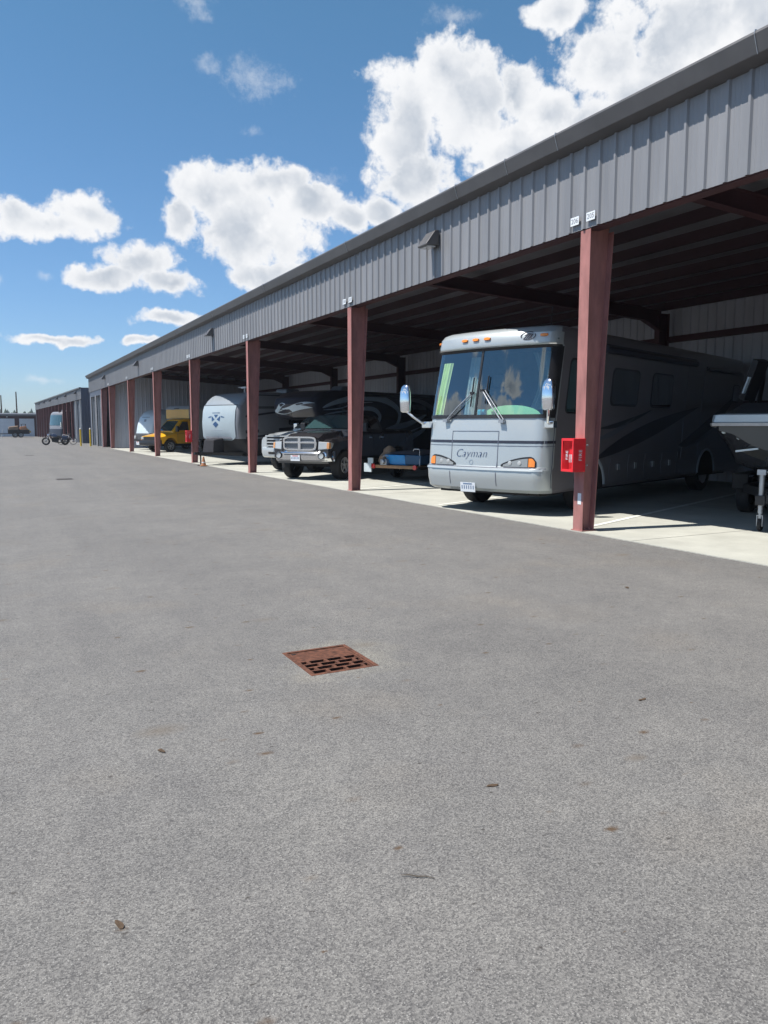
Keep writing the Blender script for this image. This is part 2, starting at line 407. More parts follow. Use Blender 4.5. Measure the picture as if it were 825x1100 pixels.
# drains: rusty plate with brick-pattern slots over a pit
def drain(i, d):
    t = thing('drain_grate', ['rusty square drain grate in the foreground, half solid and half slotted', 'low rusty drain cover set in the asphalt, second one away along the drive', 'farthest tiny drain cover in the asphalt, third along the drive'][i], 'drain grate', ((GX0+GX1)/2, (d[0]+d[1])/2, 0), 0, 'drain grates along the drive')
    w = (GX1-GX0)/2; hh = (d[1]-d[0])/2
    if i == 0:
        z0, z1 = -.035, -.004
        fr = MB(); e = .028
        fr.box(-w, -w+e, -hh, hh, -.06, .002); fr.box(w-e, w, -hh, hh, -.06, .002); fr.box(-w+e, w-e, -hh, -hh+e, -.06, .002); fr.box(-w+e, w-e, hh-e, hh, -.06, .002)
        fr.build('frame', 'rust', t, bevel=.003)
        gm = MB(); a = w-e-.003; b0 = -hh+e+.003; ys_ = .03
        gm.box(-a, a, ys_, hh-e-.003, z0, z1)
        rows = 4; rh = (ys_-b0)/rows; bt = rh*.27; sl = .108; br = .021
        for r in range(rows):
            y0 = b0+r*rh; gm.box(-a, a, y0, y0+bt, z0, z1)
            off = 0 if r % 2 else sl/2
            x = -a; k = -a+br+off-(sl+br)*(off > 0)
            edges = [-a]
            p = -a+(sl*.5 if r % 2 else sl)
            first = True
            gm.box(-a, -a+.012, y0+bt, y0+rh, z0, z1)
            while p+br < a-.02:
                gm.box(p, p+br, y0+bt, y0+rh, z0, z1); p += sl+br
            gm.box(a-.012, a, y0+bt, y0+rh, z0, z1)
        gm.build('grate', 'rust', t)
        pit = MB(); pz = -.6; n_ = .002
        pit.add([(-w,-hh,-.0),(w,-hh,-.0),(w,hh,-.0),(-w,hh,-.0),(-w,-hh,pz),(w,-hh,pz),(w,hh,pz),(-w,hh,pz)], [(0,1,5,4),(1,2,6,5),(2,3,7,6),(3,0,4,7),(4,5,6,7)])
        pit.build('pit', 'pit', t)
        dt = MB(); dt.box(-a+.02, -a+.05, hh-.075, hh-.05, -.006, -.003); dt.build('lift_slot', 'pit', t)
        return t
G0 = drain(0, DR[0])
for i in (1, 2):
    c = copy_tree(G0); d = DR[i]
    for ch in c.children:
        for sl_ in ch.material_slots:
            if ch.name.startswith(('frame', 'grate')): sl_.link = 'OBJECT'; sl_.material = M['iron']
    c.location = ((GX0+GX1)/2, (d[0]+d[1])/2, 0)
    c['label'] = ['dark drain grate in the asphalt middle distance, level with the dark pickup', 'farthest tiny drain grate in the asphalt, level with the yellow truck'][i-1]
# twig and a few leaf scraps
tw = MB(); tw.tube([(1.235,2.275,.006),(1.26,2.26,.009),(1.285,2.24,.006),(1.31,2.228,.007),(1.335,2.205,.004)], [.0012,.0022,.0024,.002,.001], 6)
tag(tw.build('twig', 'bark'), 'thin dry twig lying on the asphalt near the camera', 'twig')
LV = []
rl = random.Random(11)
for i, (x, y, lab) in enumerate([(0.69,3.75,'small brown leaf scrap on the asphalt left of the drain grate'),(1.93,2.7,'curled rust-brown leaf scrap on the asphalt below the drain grate'),(3.35,3.2,'dark brown leaf scrap lying on the asphalt right of the drain grate'),(.3,2.45,'tiny brown leaf scrap lowest at the left of the asphalt'),(5.6,5.6,'long brown stick-like leaf scrap near the concrete edge at right')]):
    b = MB(); n = 9; pts = []
    for k in range(n):
        a = 2*PI*k/n; rr = (.011+.008*rl.random())*(1.3 if i != 4 else 2.2); pts.append((rr*1.5*math.cos(a), rr*.6*math.sin(a), .0025+.004*rl.random()))
    b.add([(0,0,.004)]+pts, [(0, k+1, (k+1) % n+1) for k in range(n)])
    ob = b.build('leaf_scrap', 'stain'); ob.location = (x, y, 0); ob.rotation_euler = (0,0,rl.random()*3)
    tag(ob, lab, 'leaf scrap', 'leaf scraps on the asphalt')

# ------------------------------------------------------------------ slab and painted lines
YA, YB = -8.6, 71.0
XB = 18.85
s_ = MB(); ed = []
rr_ = random.Random(3); y = YA
while y < 59.2: ed.append((X0-.05+rr_.uniform(-.018,.018), y)); y += .35
ed.append((X0-.05, 59.2))
poly = ed+[(XB, 59.2), (XB, YA)]
s_.prism(poly, 'z', -.1, .012)
tag(s_.build('concrete_floor', 'conc'), kind='structure')
jn = MB()
for y in [YA+8.33*k-.2 for k in range(1, 9)]: jn.box(X0-.04, XB-.02, y, y+.012, .0125, .0135)
jn.box(12.6, 12.612, YA+.1, 59, .0140, .0150)
tag(jn.build('floor_joint', 'trim'), kind='structure')
la = R(67.3)
k0 = 9.14
for k in range(-2, 12):
    yy = k0+4.165*k; L_ = 10.6; d = (math.sin(la), math.cos(la)); n = (math.cos(la)*.05, -math.sin(la)*.05)
    b = MB(); p = (X0+.12, yy); q = (p[0]+d[0]*L_, p[1]+d[1]*L_)
    b.prism([(p[0]-n[0], p[1]-n[1]), (p[0]+n[0], p[1]+n[1]), (q[0]+n[0], q[1]+n[1]), (q[0]-n[0], q[1]-n[1])], 'z', .016, .018)
    tag(b.build('parking_line', 'line'), kind='structure')

# ------------------------------------------------------------------ near storage building
B1 = thing('storage_building', 'long open-fronted grey metal storage building with red steel columns sheltering the parked vehicles', 'storage building', (X0, 0, 0))
def P_(mb, name, m, parent=B1, **k):     # geometry in world coords, shifted to the parent's origin
    lx = parent.location
    mb.v = [(v[0]-lx[0], v[1]-lx[1], v[2]-lx[2]) for v in mb.v]
    return mb.build(name, m, parent, **k)
def ribbed(mb, x, y0, y1, zf0, zf1, sp=.305, dep=.03, face=-1, minor=True):
    # vertical-rib sheet in the Y direction, facing face*X ; zf0/zf1 functions or constants
    f0 = zf0 if callable(zf0) else (lambda y: zf0); f1 = zf1 if callable(zf1) else (lambda y: zf1)
    pts = []; y = y0
    while y < y1-.01:
        pts += [(x, y), (x, y+sp*.30)]
        if minor: pts += [(x+face*.004, y+sp*.33), (x+face*.004, y+sp*.36), (x, y+sp*.39), (x, y+sp*.55), (x+face*.004, y+sp*.58), (x+face*.004, y+sp*.61), (x, y+sp*.64)]
        pts += [(x, y+sp*.80), (x+face*dep, y+sp*.86), (x+face*dep, y+sp*.97)]
        y += sp
    pts.append((x, min(y, y1)))
    pts = [p for p in pts if p[1] <= y1+1e-6]
    n = len(pts); v = [(p[0], p[1], f0(p[1])) for p in pts]+[(p[0], p[1], f1(p[1])) for p in pts]
    mb.add(v, [(i, i+1, n+i+1, n+i) for i in range(n-1)])
def ribbed_x(mb, y, x0, x1, z0, z1, sp=.305, dep=.03, face=-1):
    t = MB(); ribbed(t, 0, x0, x1, z0, z1, sp, dep, 1, False)
    mb.add([(v[1], y+face*v[0], v[2]) for v in t.v], t.f)
FZ0, FZ1 = 4.48, 5.62
def roofz(x): return 5.80-.050*(x-X0)
b = MB(); ribbed(b, X0, YA, YB, FZ0, FZ1+.04); b2 = MB()
P_(b, 'fascia', 'fascia')
b = MB(); b.box(X0+.004, X0+.03, YA, YB, FZ0+.003, FZ1+.08); P_(b, 'fascia_backing', 'redd')
# eave trim / gutter
b = MB()
b.prism([(X0-.20,FZ1+.06),(X0-.03,FZ1+.015),(X0+.02,FZ1+.015),(X0+.02,FZ1+.30),(X0-.26,FZ1+.285),(X0-.27,FZ1+.25)], 'y', YA-.05, YB+.05)
P_(b, 'eave_trim', 'trim', bevel=.008)
for k, y in enumerate([6.1, 9.45, 10.7, 12.2, 17.0, 23.1, 29.2, 35.3, 41.4]):
    b = MB(); w = .008
    b.prism([(X0-.205,FZ1+.052),(X0-.2,FZ1+.065),(X0-.262,FZ1+.25),(X0-.258,FZ1+.292),(X0-.1,FZ1+.30),(X0-.1,FZ1+.305),(X0-.268,FZ1+.297),(X0-.278,FZ1+.25)], 'y', y, y+w)
    P_(b, 'trim_joint', 'galv')
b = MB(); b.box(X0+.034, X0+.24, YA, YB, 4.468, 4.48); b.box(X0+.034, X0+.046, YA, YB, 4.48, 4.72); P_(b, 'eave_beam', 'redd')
# roof
b = MB(); b.prism([(X0-.15, roofz(X0-.15)+.02), (XB+.3, roofz(XB+.3)+.02), (XB+.3, roofz(XB+.3)+.08), (X0-.15, roofz(X0-.15)+.08)], 'y', YA, YB)
P_(b, 'roof', ['deck'])
x = 8.75; k = 0
while x < 18.5:
    z = roofz(x)+.018
    b = MB(); b.prism([(x, z-.22), (x+.075, z-.22), (x+.075, z-.20), (x+.012, z-.20), (x+.012, z), (x, z)], 'y', YA, 59.0)
    P_(b, 'purlin', 'purl'); x += 1.07
FR = [9.03-16.66+8.33*i for i in range(0, 9)]    # frames
def column(y, top=4.465):
    b = MB(); fw = .105; t = .012; d0, d1 = .22, .44
    b.box(X0+.002, X0+.014, y-fw, y+fw, .02, top)
    b.hexa([(X0+.014,y-.004,.02),(X0+d0,y-.004,.02),(X0+d0,y+.004,.02),(X0+.014,y+.004,.02),(X0+.014,y-.004,top),(X0+d1,y-.004,top),(X0+d1,y+.004,top),(X0+.014,y+.004,top)])
    b.hexa([(X0+d0,y-fw,.02),(X0+d0+.012,y-fw,.02),(X0+d0+.012,y+fw,.02),(X0+d0,y+fw,.02),(X0+d1,y-fw,top),(X0+d1+.012,y-fw,top),(X0+d1+.012,y+fw,top),(X0+d1,y+fw,top)])
    # knee above the beam line
    b.hexa([(X0+.19,y-.006,top),(X0+d1,y-.006,top),(X0+d1,y+.006,top),(X0+.19,y+.006,top),(X0+.19,y-.006,5.5),(X0+d1+.15,y-.006,5.5),(X0+d1+.15,y+.006,5.5),(X0+.19,y+.006,5.5)])
    b.box(X0-.02, X0+d0+.05, y-fw-.02, y+fw+.02, .0125, .026)
    for bx_ in (X0+.07, X0+.17):
        for by_ in (-.07, .07): b.lathe([(.016,.026),(.016,.055),(.001,.056)], (bx_, y+by_, 0), 'z', 6)
    P_(b, 'steel_column', 'red')
for y in FR+[63.3]: column(y)
for y in FR:
    b = MB()
    def rz(x): return roofz(x)-.205
    xs_ = [X0+.3, X0+.9, 10.2, 17.6, 18.35]; dp = [.75, .45, .30, .34, .62]
    top = [(x, rz(x)) for x in xs_]; bot = [(x, rz(x)-d) for x, d in zip(xs_, dp)]
    for i in range(len(xs_)-1):
        b.hexa([(bot[i][0],y-.005,bot[i][1]),(bot[i+1][0],y-.005,bot[i+1][1]),(bot[i+1][0],y+.005,bot[i+1][1]),(bot[i][0],y+.005,bot[i][1]),(top[i][0],y-.005,top[i][1]),(top[i+1][0],y-.005,top[i+1][1]),(top[i+1][0],y+.005,top[i+1][1]),(top[i][0],y+.005,top[i][1])])
        for L2, s2 in ((bot, -1), (top, 0)):
            q0, q1 = L2[i], L2[i+1]
            b.hexa([(q0[0],y-.1,q0[1]-.012*(s2<0)),(q1[0],y-.1,q1[1]-.012*(s2<0)),(q1[0],y+.1,q1[1]-.012*(s2<0)),(q0[0],y+.1,q0[1]-.012*(s2<0)),(q0[0],y-.1,q0[1]+.012*(s2==0)),(q1[0],y-.1,q1[1]+.012*(s2==0)),(q1[0],y+.1,q1[1]+.012*(s2==0)),(q0[0],y+.1,q0[1]+.012*(s2==0))])
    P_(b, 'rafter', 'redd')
    b = MB(); b.box(18.2, 18.212, y-.1, y+.1, .02, 4.95); b.box(18.212, 18.6, y-.005, y+.005, .02, 5.0); b.box(18.6, 18.612, y-.1, y+.1, .02, 5.0)
    P_(b, 'rear_column', 'redd')
b = MB(); ribbed(b, XB, YA, YB, .02, 5.28, .305, .03, -1, False); P_(b, 'back_wall', 'wall')
b = MB(); b.box(XB+.02, XB+.08, YA, YB, -.1, 5.27); P_(b, 'back_cladding', 'fascia')
for z in (2.1, 4.14):
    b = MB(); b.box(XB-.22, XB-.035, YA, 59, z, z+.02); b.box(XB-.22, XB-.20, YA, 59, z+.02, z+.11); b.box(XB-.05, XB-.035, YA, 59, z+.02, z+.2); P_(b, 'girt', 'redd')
b = MB(); ribbed_x(b, 59.32, X0+.2, XB, .02, 5.5); P_(b, 'partition_wall', 'wall')
b = MB(); ribbed_x(b, YA, X0, XB, .02, 5.5, face=1); P_(b, 'end_wall', 'wall')
# closed end with roller doors
b = MB()
def wallseg(y0, y1, z0, z1, x=X0+.03): b.box(x, x+.06, y0, y1, z0, z1)
wallseg(63.45, 63.95, 0, 4.47); wallseg(66.6, 67.3, 0, 4.47); wallseg(69.95, YB, 0, 4.47); wallseg(63.95, 66.6, 4.05, 4.47); wallseg(67.3, 69.95, 4.05, 4.47)
wallseg(59.4, 63.2, 0, 4.47, X0+.5); b.box(X0+.1, XB, YB-.06, YB, 0, 5.6)
P_(b, 'closed_end_wall', 'wallb')
for y0 in (63.95, 67.3):
    b = MB(); z = .02
    while z < 4.0: b.box(X0+.22, X0+.245, y0, y0+2.65, z, z+.24); b.box(X0+.228, X0+.24, y0, y0+2.65, z+.24, z+.26); z += .26
    dd = P_(b, 'roller_door', 'door')
    b = MB(); b.box(X0+.001, X0+.21, y0-.10, y0, 0, 4.1); P_(b, 'door_trim', 'tan')
    b = MB(); b.box(X0+.001, X0+.21, y0+2.65, y0+2.75, 0, 4.1); P_(b, 'door_trim', 'tan')
# wall lights
for i, y in enumerate([13.30, 29.96, 46.6, 60.6]):
    b = MB(); x = X0-.034; w = .17
    b.prism([(x, 5.08), (x-.27, 5.05), (x-.28, 5.08), (x-.09, 5.34), (x, 5.36)], 'y', y-w, y+w)
    L1 = P_(b, 'wall_light', ['galv'] if False else ['trim'], bevel=.008)
    b = MB(); b.box(-.235, -.06, -.14, .14, 5.035, 5.062)
    l = b.build('light_lens', 'lens', L1); l.location = (x-X0, y, 0)
# bay number plates
for k, y in enumerate(FR[2:]):
    for j, (dy, num) in enumerate(((.20, 206+2*k), (-.14, 205+2*k))):
        x = X0-.036; b = MB(); z0 = 4.565
        b.box(x-.005, x, y+dy-.09, y+dy+.09, z0, z0+.12)
        pl = P_(b, 'number_plate', 'plate')
        tb = textmb(str(num), .10, lambda a, c, y=y, dy=dy, x=x, z0=z0: (x-.007-X0, y+dy-a, z0+.06+c))
        tb.build('numerals', 'mgrey', pl)
def extinguisher(y, z, lab):
    t = thing('fire_extinguisher_cabinet', lab, 'extinguisher cabinet', (X0+.001, y, z), 0, 'red fire extinguisher cabinets on the columns')
    D, w, h = .23, .135, .50
    b = MB(); e = .03
    b.box(-D, 0, -w, -w+.012, 0, h); b.box(-D, 0, w-.012, w, 0, h); b.box(-D, 0, -w+.012, w-.012, 0, .02); b.box(-D, 0, -w+.012, w-.012, h-.02, h); b.box(-.012, 0, -w+.012, w-.012, .02, h-.02)
    b.box(-D-.01, -D, -w, -w+e, 0, h); b.box(-D-.01, -D, w-e, w, 0, h); b.box(-D-.01, -D, -w+e, w-e, 0, e+.01); b.box(-D-.01, -D, -w+e, w-e, h-e-.01, h)
    b.build('cabinet', 'fire', t, bevel=.006)
    b = MB()
    for q in range(-3, 4): b.box(-D-.006, -D-.002, q*.026-.003, q*.026+.003, e+.01, h-e-.01)
    b.build('window_bars', 'fire', t)
    b = MB(); b.lathe([(.001,.03),(.06,.03),(.065,.05),(.065,.33),(.03,.38),(.02,.40),(.03,.41),(.03,.44),(.001,.44)], (-.115, 0, 0), 'z', 16); 
    ex = b.build('extinguisher', 'fire', t, smooth=True)
    b = MB(); b.lathe([(.0665,.14),(.0665,.26)], (-.115, 0, 0), 'z', 16); b.build('extinguisher_label', 'plate', ex)
    tb = textmb('FIRE', .085, lambda a, c: (-.10-c, -w-.003, .25+a), spacing=1.1); tb.build('lettering', 'plate', t)
    tb = textmb('FIRE', .07, lambda a, c: (-D-.012, c, .25+a), spacing=1.1); tb.build('lettering', 'plate', t)
    for zz in (.1, .4):
        b = MB(); b.lathe([(.001,-.02),(.014,-.02),(.014,.0)], (.02, -w-.0, zz), 'y', 8); b.build('bolt', 'galv', t)
    return t
E0 = extinguisher(9.03, .92, 'red fire extinguisher cabinet on the nearest column beside the large motorhome')
E1 = copy_tree(E0); E1.location = (X0+.001, FR[5], .92); E1['label'] = 'small red fire extinguisher cabinet on the column between yellow truck and white-fronted trailer'
b = MB(); b.box(-.003, 0, -.045, .03, 0, .17); st = b.build('sticker', 'plate', B1); st.location = (.001, 9.03-.02, .42)
# ------------------------------------------------------------------ coach (large silver motorhome)
def rzof(a): return R(90-a)
T = thing('motorhome', 'large silver flat-fronted motorhome with split windshield parked behind the nearest red column', 'motorhome', (7.93, 11.78, .012), rzof(69))
lv = [(.40,.14,1.28),(.46,.05,1.33),(.62,.015,1.345),(.80,0,1.35),(.835,.012,1.35),(.87,.05,1.35),(1.30,.08,1.35),(1.74,.13,1.35),(1.80,.145,1.35),(2.2,.22,1.345),(2.6,.31,1.335),(3.0,.40,1.325),(3.035,.35,1.325),(3.08,.34,1.325),(3.24,.38,1.32),(3.32,.45,1.29),(3.365,.56,1.23),(3.385,.80,1.12)]
BD = Body(lv, 10.75, .30, .12, .10)
n_front = 8+1+12   # points before the left side
def skipw(i, j, n):
    z0, z1 = lv[i][0], lv[i+1][0]
    return z0 >= 1.79 and z1 <= 3.001 and 2 <= j < 6+8+4
b = MB(); BD.shell(b, 0, skipw)
# move the side colour: faces on straight sides darker
o_ = b.build('body', ['rvs', 'rvside'], T, smooth=True, sharp=28)
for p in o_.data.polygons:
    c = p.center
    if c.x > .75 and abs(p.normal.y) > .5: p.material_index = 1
    
a_ = 1.345-.3
ugl = a_+.38
b = MB(); b.loft([[BD.pt(u, z, .010) for u in lin(-ugl, ugl, 31)] for z in (1.80, 2.0, 2.2, 2.4, 2.6, 2.8, 2.995)], cap=False, closed=False); b.build('windshield', 'glass', T, smooth=True)
b = MB(); BD.strip(b, lin(-ugl-.02, ugl+.02, 25), 1.735, 1.80, .016, .02)       # lower seal
BD.strip(b, lin(.10, .14, 2), 1.8, 2.99, .022, .02, nz=5)
BD.strip(b, lin(-ugl-.03, -ugl+.20, 6), 1.8, 2.99, .018, .02, nz=5); BD.strip(b, lin(ugl-.02, ugl+.015, 3), 1.8, 2.99, .018, .02, nz=5)

BD.strip(b, lin(-ugl, ugl, 25), 2.97, 3.02, .016, .02)
b.build('windshield_frame', 'blk', T, smooth=True)
b = MB(); BD.strip(b, lin(-ugl, ugl, 25), 3.02, 3.04, .03, .03); b.build('brow_moulding', 'alu', T)
# cabin seen through the glass
b = MB(); b.box(.30, 1.6, -1.2, 1.2, 1.70, 1.735); b.box(2.3, 2.33, -1.3, 1.3, 1.2, 3.2); b.box(.6, 2.3, -1.3, 1.3, 3.1, 3.13); b.build('cab_interior', 'inter', T)
b = MB(); ring0 = [(.36, -.50+.62*math.cos(PI*k/16), 1.76+.21*math.sin(PI*k/16)) for k in range(17)]; ring1 = [(p[0]+.03, p[1], p[2]) for p in ring0]
b.loft([ring0, ring1]); b.build('dash_sunshade', 'dash', T)
def curtain(y0, y1, z0, z1, x0, x1, m, nm='curtain', amp=.03, nf=7):
    b = MB(); n = 40; rings = []
    for zi in range(9):
        t = zi/8; z = z0+(z1-z0)*t; xx = x0+(x1-x0)*t
        rings.append([(xx+amp*math.sin(nf*2*PI*k/n), y0+(y1-y0)*k/n*(1-.25*math.sin(PI*t)), z) for k in range(n+1)])
    b.loft(rings, cap=False, closed=False); return b.build(nm, m, T, smooth=True)
b = MB(); us_ = lin(1.25, 1.0, 20); b.loft([[BD.pt(u-(.10*(z-1.8)), z, -.05-.02*math.sin(i*1.1)) for i, u in enumerate(us_)] for z in (1.81, 2.0, 2.2, 2.4, 2.6, 2.8)], cap=False, closed=False); b.build('curtain', 'curtain', T, smooth=True)
b = MB(); us_ = lin(.66, .36, 20); b.loft([[BD.pt(u, z, -.30-.03*math.sin(i*1.3)) for i, u in enumerate(us_)] for z in (1.81, 2.1, 2.4, 2.9)], cap=False, closed=False); b.build('drape', 'drape', T, smooth=True)
curtain(-1.2, -.55, 1.9, 2.95, .95, 1.05, 'drape', amp=.05, nf=9)

for yy in (.62, -.62):
    b = MB(); b.box(1.25, 1.75, yy-.26, yy+.26, 1.5, 1.75); b.box(1.6, 1.75, yy-.26, yy+.26, 1.75, 2.35); b.box(1.62, 1.74, yy-.14, yy+.14, 2.38, 2.62)
    b.build('cab_seat', 'seat', T, bevel=.05)
b = MB(); b.box(.34, .5, .02, .22, 1.76, 1.90); b.build('folded_cloth', 'cyan', T, bevel=.02)
# stripe, seams
b = MB()
usd = lin(-a_-.5, a_+.5, 31)
BD.strip(b, usd, 1.285, 1.335, .004, .008); b.build('front_stripe', 'rvdk', T)
b = MB(); BD.strip(b, usd, 1.235, 1.246, .004, .008)
BD.strip(b, lin(-1.345, 1.345, 25), .846, .858, .006, .01)
b.build('pinstripe', 'rvmid', T)
b = MB()
for uu in (.62, -.42): BD.strip(b, [uu-.006, uu+.006], .42, 1.50 if uu > 0 else 1.50, .0045, .008, nz=10)
BD.strip(b, lin(-.42, .62, 8), 1.495, 1.507, .0045, .008)
for s2 in (-1, 1): BD.strip(b, [s2*(a_+.42), s2*(a_+.435)], .5, 3.0, .0045, .008, nz=12)
b.build('panel_seam', 'rvmid', T)
# bumper highlight lip
b = MB(); BD.strip(b, lin(-1.3, 1.3, 25), .800, .838, .012, .012); b.build('bumper_lip', 'rvs', T, smooth=True)
# script
tb = textmb('Cayman', .215, lambda a, c: BD.pt(.16-a, 1.09+c, .006), shear=.34, spacing=1.03, thin=-.0045); tb.build('script_lettering', 'rvblue', T)
# brow emblem: ring with slanted strokes
b = MB(); eu, ez = -.80, 3.185
def em(a, c): return BD.pt(eu-a, ez+c, .008)
n = 28
for k in range(n):
    if k in (2, 3, 16, 17): continue
    t0, t1 = 2*PI*k/n, 2*PI*(k+1)/n
    b.add([em(.145*math.cos(t0), .078*math.sin(t0)), em(.145*math.cos(t1), .078*math.sin(t1)), em(.125*math.cos(t1), .064*math.sin(t1)), em(.125*math.cos(t0), .064*math.sin(t0))], [(0,1,2,3)])
for q in ((-.09,-.055,-.01,.03),(-.045,-.06,.035,.035),(.0,-.06,.07,.03)):
    b.add([em(q[0],q[1]), em(q[0]+.022,q[1]), em(q[2]+.022,q[3]), em(q[2],q[3])], [(0,1,2,3)])
b.add([em(-.07,.02), em(.0,.045), em(.10,.03), em(.10,.018), em(.0,.03), em(-.07,.005)], [(0,1,4,5),(1,2,3,4)])
b.add([em(.075,.03), em(.095,.03), em(.06,-.05), em(.04,-.05)], [(0,1,2,3)])
b.build('emblem', 'rvdk', T)
b = MB()
for k in range(20):
    t0, t1 = 2*PI*k/20, 2*PI*(k+1)/20; P = lambda r, t: BD.pt(.14+r*math.cos(t), .935+r*math.sin(t), .006)
    b.add([P(.045,t0), P(.045,t1), P(.036,t1), P(.036,t0)], [(0,1,2,3)])
b.build('front_badge', 'alu', T)
# marker lights
for uu in (-1.10, .02, .28, .54, 1.33):
    b = MB(); z = 3.185 if abs(uu) > 1 else 3.185
    BD.strip(b, lin(uu-.065, uu+.065, 5), lambda u, uu=uu: z-.028+.008*abs(u-uu)/.065, lambda u, uu=uu: z+.028-.01*abs(u-uu)/.065, .035, .035); b.build('marker_light', 'amber', T, bevel=.006)
# headlights
for s2 in (-1, 1):
    u0, u1 = .50, 1.17
    lo = lambda u: .872; 
    def hi(u, s2=s2):
        t = (abs(u)-u0)/(u1-u0); return .875+.15*math.sin(min(1, t*1.15)*PI/2)**.8*(1 if t < .9 else 1-(t-.9)*6)
    us = lin(s2*u0, s2*u1, 14)
    b = MB(); BD.strip(b, us, lo, lambda u: hi(u)+.03, .008, .01, m=1)
    BD.strip(b, [u for u in us if abs(u) < 1.04][1:], lo, hi, .022, .02)
    h_ = b.build('headlight', ['smoke', 'blk'], T, smooth=True)
    b = MB(); BD.strip(b, lin(s2*1.03, s2*1.145, 5), .878, hi, .024, .02); b.build('turn_signal', 'amber', h_)
    for q in (.68, .86):
        b = MB(); p = BD.pt(s2*q, .935, .03); b.lathe([(.001,-.002),(.035,.001),(.042,.01)], p, 'x', 14); b.build('lamp_reflector', 'lens', h_, smooth=True)
plate_mb(T, BD.pt(.18, .47, .03)+Vector((-.0,0,0)), (0,-1,0), (-.1,0,1), .33, .175, 'digit')
# wipers
def wiper(u0, z0, u1, z1, ub0, zb0, ub1, zb1):
    b = MB(); p0 = BD.pt(u0, z0, .05); p1 = BD.pt(u1, z1, .07)
    b.tube([p0, (p0+p1)/2+Vector((-.03,0,0)), p1], .013, 6, 0); b.tube([BD.pt(u0-.05,z0+.01,.05), BD.pt(u1-.05,z1,.06)], .008, 6, 0)
    b.box(p0.x-.03, p0.x+.05, p0.y-.05, p0.y+.05, p0.z-.03, p0.z+.03, 0)
    w = b.build('wiper', 'galv', T); b = MB(); b.tube([BD.pt(ub0, zb0, .045), BD.pt(ub1, zb1, .045)], .014, 6); b.box(p1.x-.02,p1.x+.02,p1.y-.04,p1.y+.04,p1.z-.02,p1.z+.02); b.build('wiper_blade', 'blk', w)
wiper(.78, 1.70, .20, 2.20, .22, 1.95, .22, 2.48)
wiper(-.48, 1.68, -.02, 2.24, -.1, 2.0, -.1, 2.50)
# mirrors
def mirror(s2):
    y = s2*1.66 if s2 > 0 else -1.47
    xm = -.02 if s2 > 0 else .02
    if s2 > 0: arm = [(.25, 1.33, 1.62), (.1, 1.36, 1.66), (.0, 1.50, 1.78), (-.0, 1.64, 1.87), (0, 1.66, 1.95)]
    else: arm = [(.34, -1.33, 1.62), (.12, -1.40, 1.66), (.03, -1.46, 1.76), (.02, -1.47, 1.9)]
    b = MB(); b.tube(arm, .026, 8); b.box(arm[0][0]-.09, arm[0][0]+.04, arm[0][1]-.11, arm[0][1]+.07, 1.56, 1.68); a0 = b.build('mirror_arm', 'chrome', T, bevel=.01)
    b = MB(); rings = []
    for zz, sx, sy in ((1.86,.04,.08),(1.88,.07,.115),(2.05,.085,.13),(2.25,.08,.12),(2.35,.055,.095),(2.39,.02,.05)):
        rings.append([(xm+sx*math.cos(t)*(1.0 if math.cos(t) < 0 else .6), y+sy*math.copysign(abs(math.sin(t))**.6, math.sin(t)), zz) for t in [2*PI*k/16 for k in range(16)]])
    b.loft(rings); b.build('mirror_housing', 'chrome', a0, smooth=True)
mirror(1); mirror(-1)
# side: windows, cab window, doors, compartments, graphics  (side toward the camera = u negative)
zc = 1.5
DX = .36
def U(x): return -BD.ux(x+DX, zc)
def side_rect(x0, x1, z0, z1, r, m, nm, off=.008, th=.012, frame=None):
    us, lo, hi = rrect(min(U(x0), U(x1)), max(U(x0), U(x1)), z0, z1, r)
    b = MB(); BD.strip(b, us, lo, hi, off, th); o = b.build(nm, m, T)
    if frame:
        b = MB(); us, lo, hi = rrect(min(U(x0), U(x1))-.035, max(U(x0), U(x1))+.035, z0-.035, z1+.035, r+.03); BD.strip(b, us, lo, hi, off-.004, th); b.build('window_frame', frame, o)
    return o
side_rect(.42, 1.05, 1.85, 2.78, .08, 'tglass', 'cab_window', frame='blk')
side_rect(2.15, 3.35, 2.02, 2.70, .10, 'dglass', 'side_window', frame='rvdk')
side_rect(4.05, 5.15, 2.02, 2.70, .10, 'dglass', 'side_window', frame='rvdk')
side_rect(9.25, 9.7, 2.25, 2.65, .06, 'dglass', 'side_window', frame='rvdk')
# entry door outline
b = MB()
def seam(x0, z0, x1, z1, w=.012):
    if abs(x0-x1) < 1e-6: BD.strip(b, [U(x0), U(x0)-w], z0, z1, .005, .01, nz=6)
    else: BD.strip(b, lin(U(x0), U(x1), 4), z0, z0+w, .005, .01)
for x in (1.62, 6.0, 7.05): seam(x, .5, x, 3.0)
for x in (2.35, 3.2, 4.0, 4.9, 5.8, 7.2): seam(x, .42, x, 1.0)
seam(1.62, 1.02, 10.2, 1.02); seam(.7, .98, 1.5, .98)
seam(6.0, 2.75, 7.05, 2.75)
b.build('side_seam', 'rvmid', T)
b = MB(); 
for x in (2.75, 3.55, 4.45, 5.35): p = BD.pt(U(x), .78, .02); b.box(p.x-.05, p.x+.05, p.y-.01, p.y+.012, p.z-.06, p.z+.06)
b.build('compartment_latch', 'galv', T)
b = MB(); p = BD.pt(U(1.62), 0, .0); b.tube([(1.96, p.y-.03, 1.0), (1.96, p.y-.03, 2.95)], .016, 6); b.build('side_rail', 'alu', T)
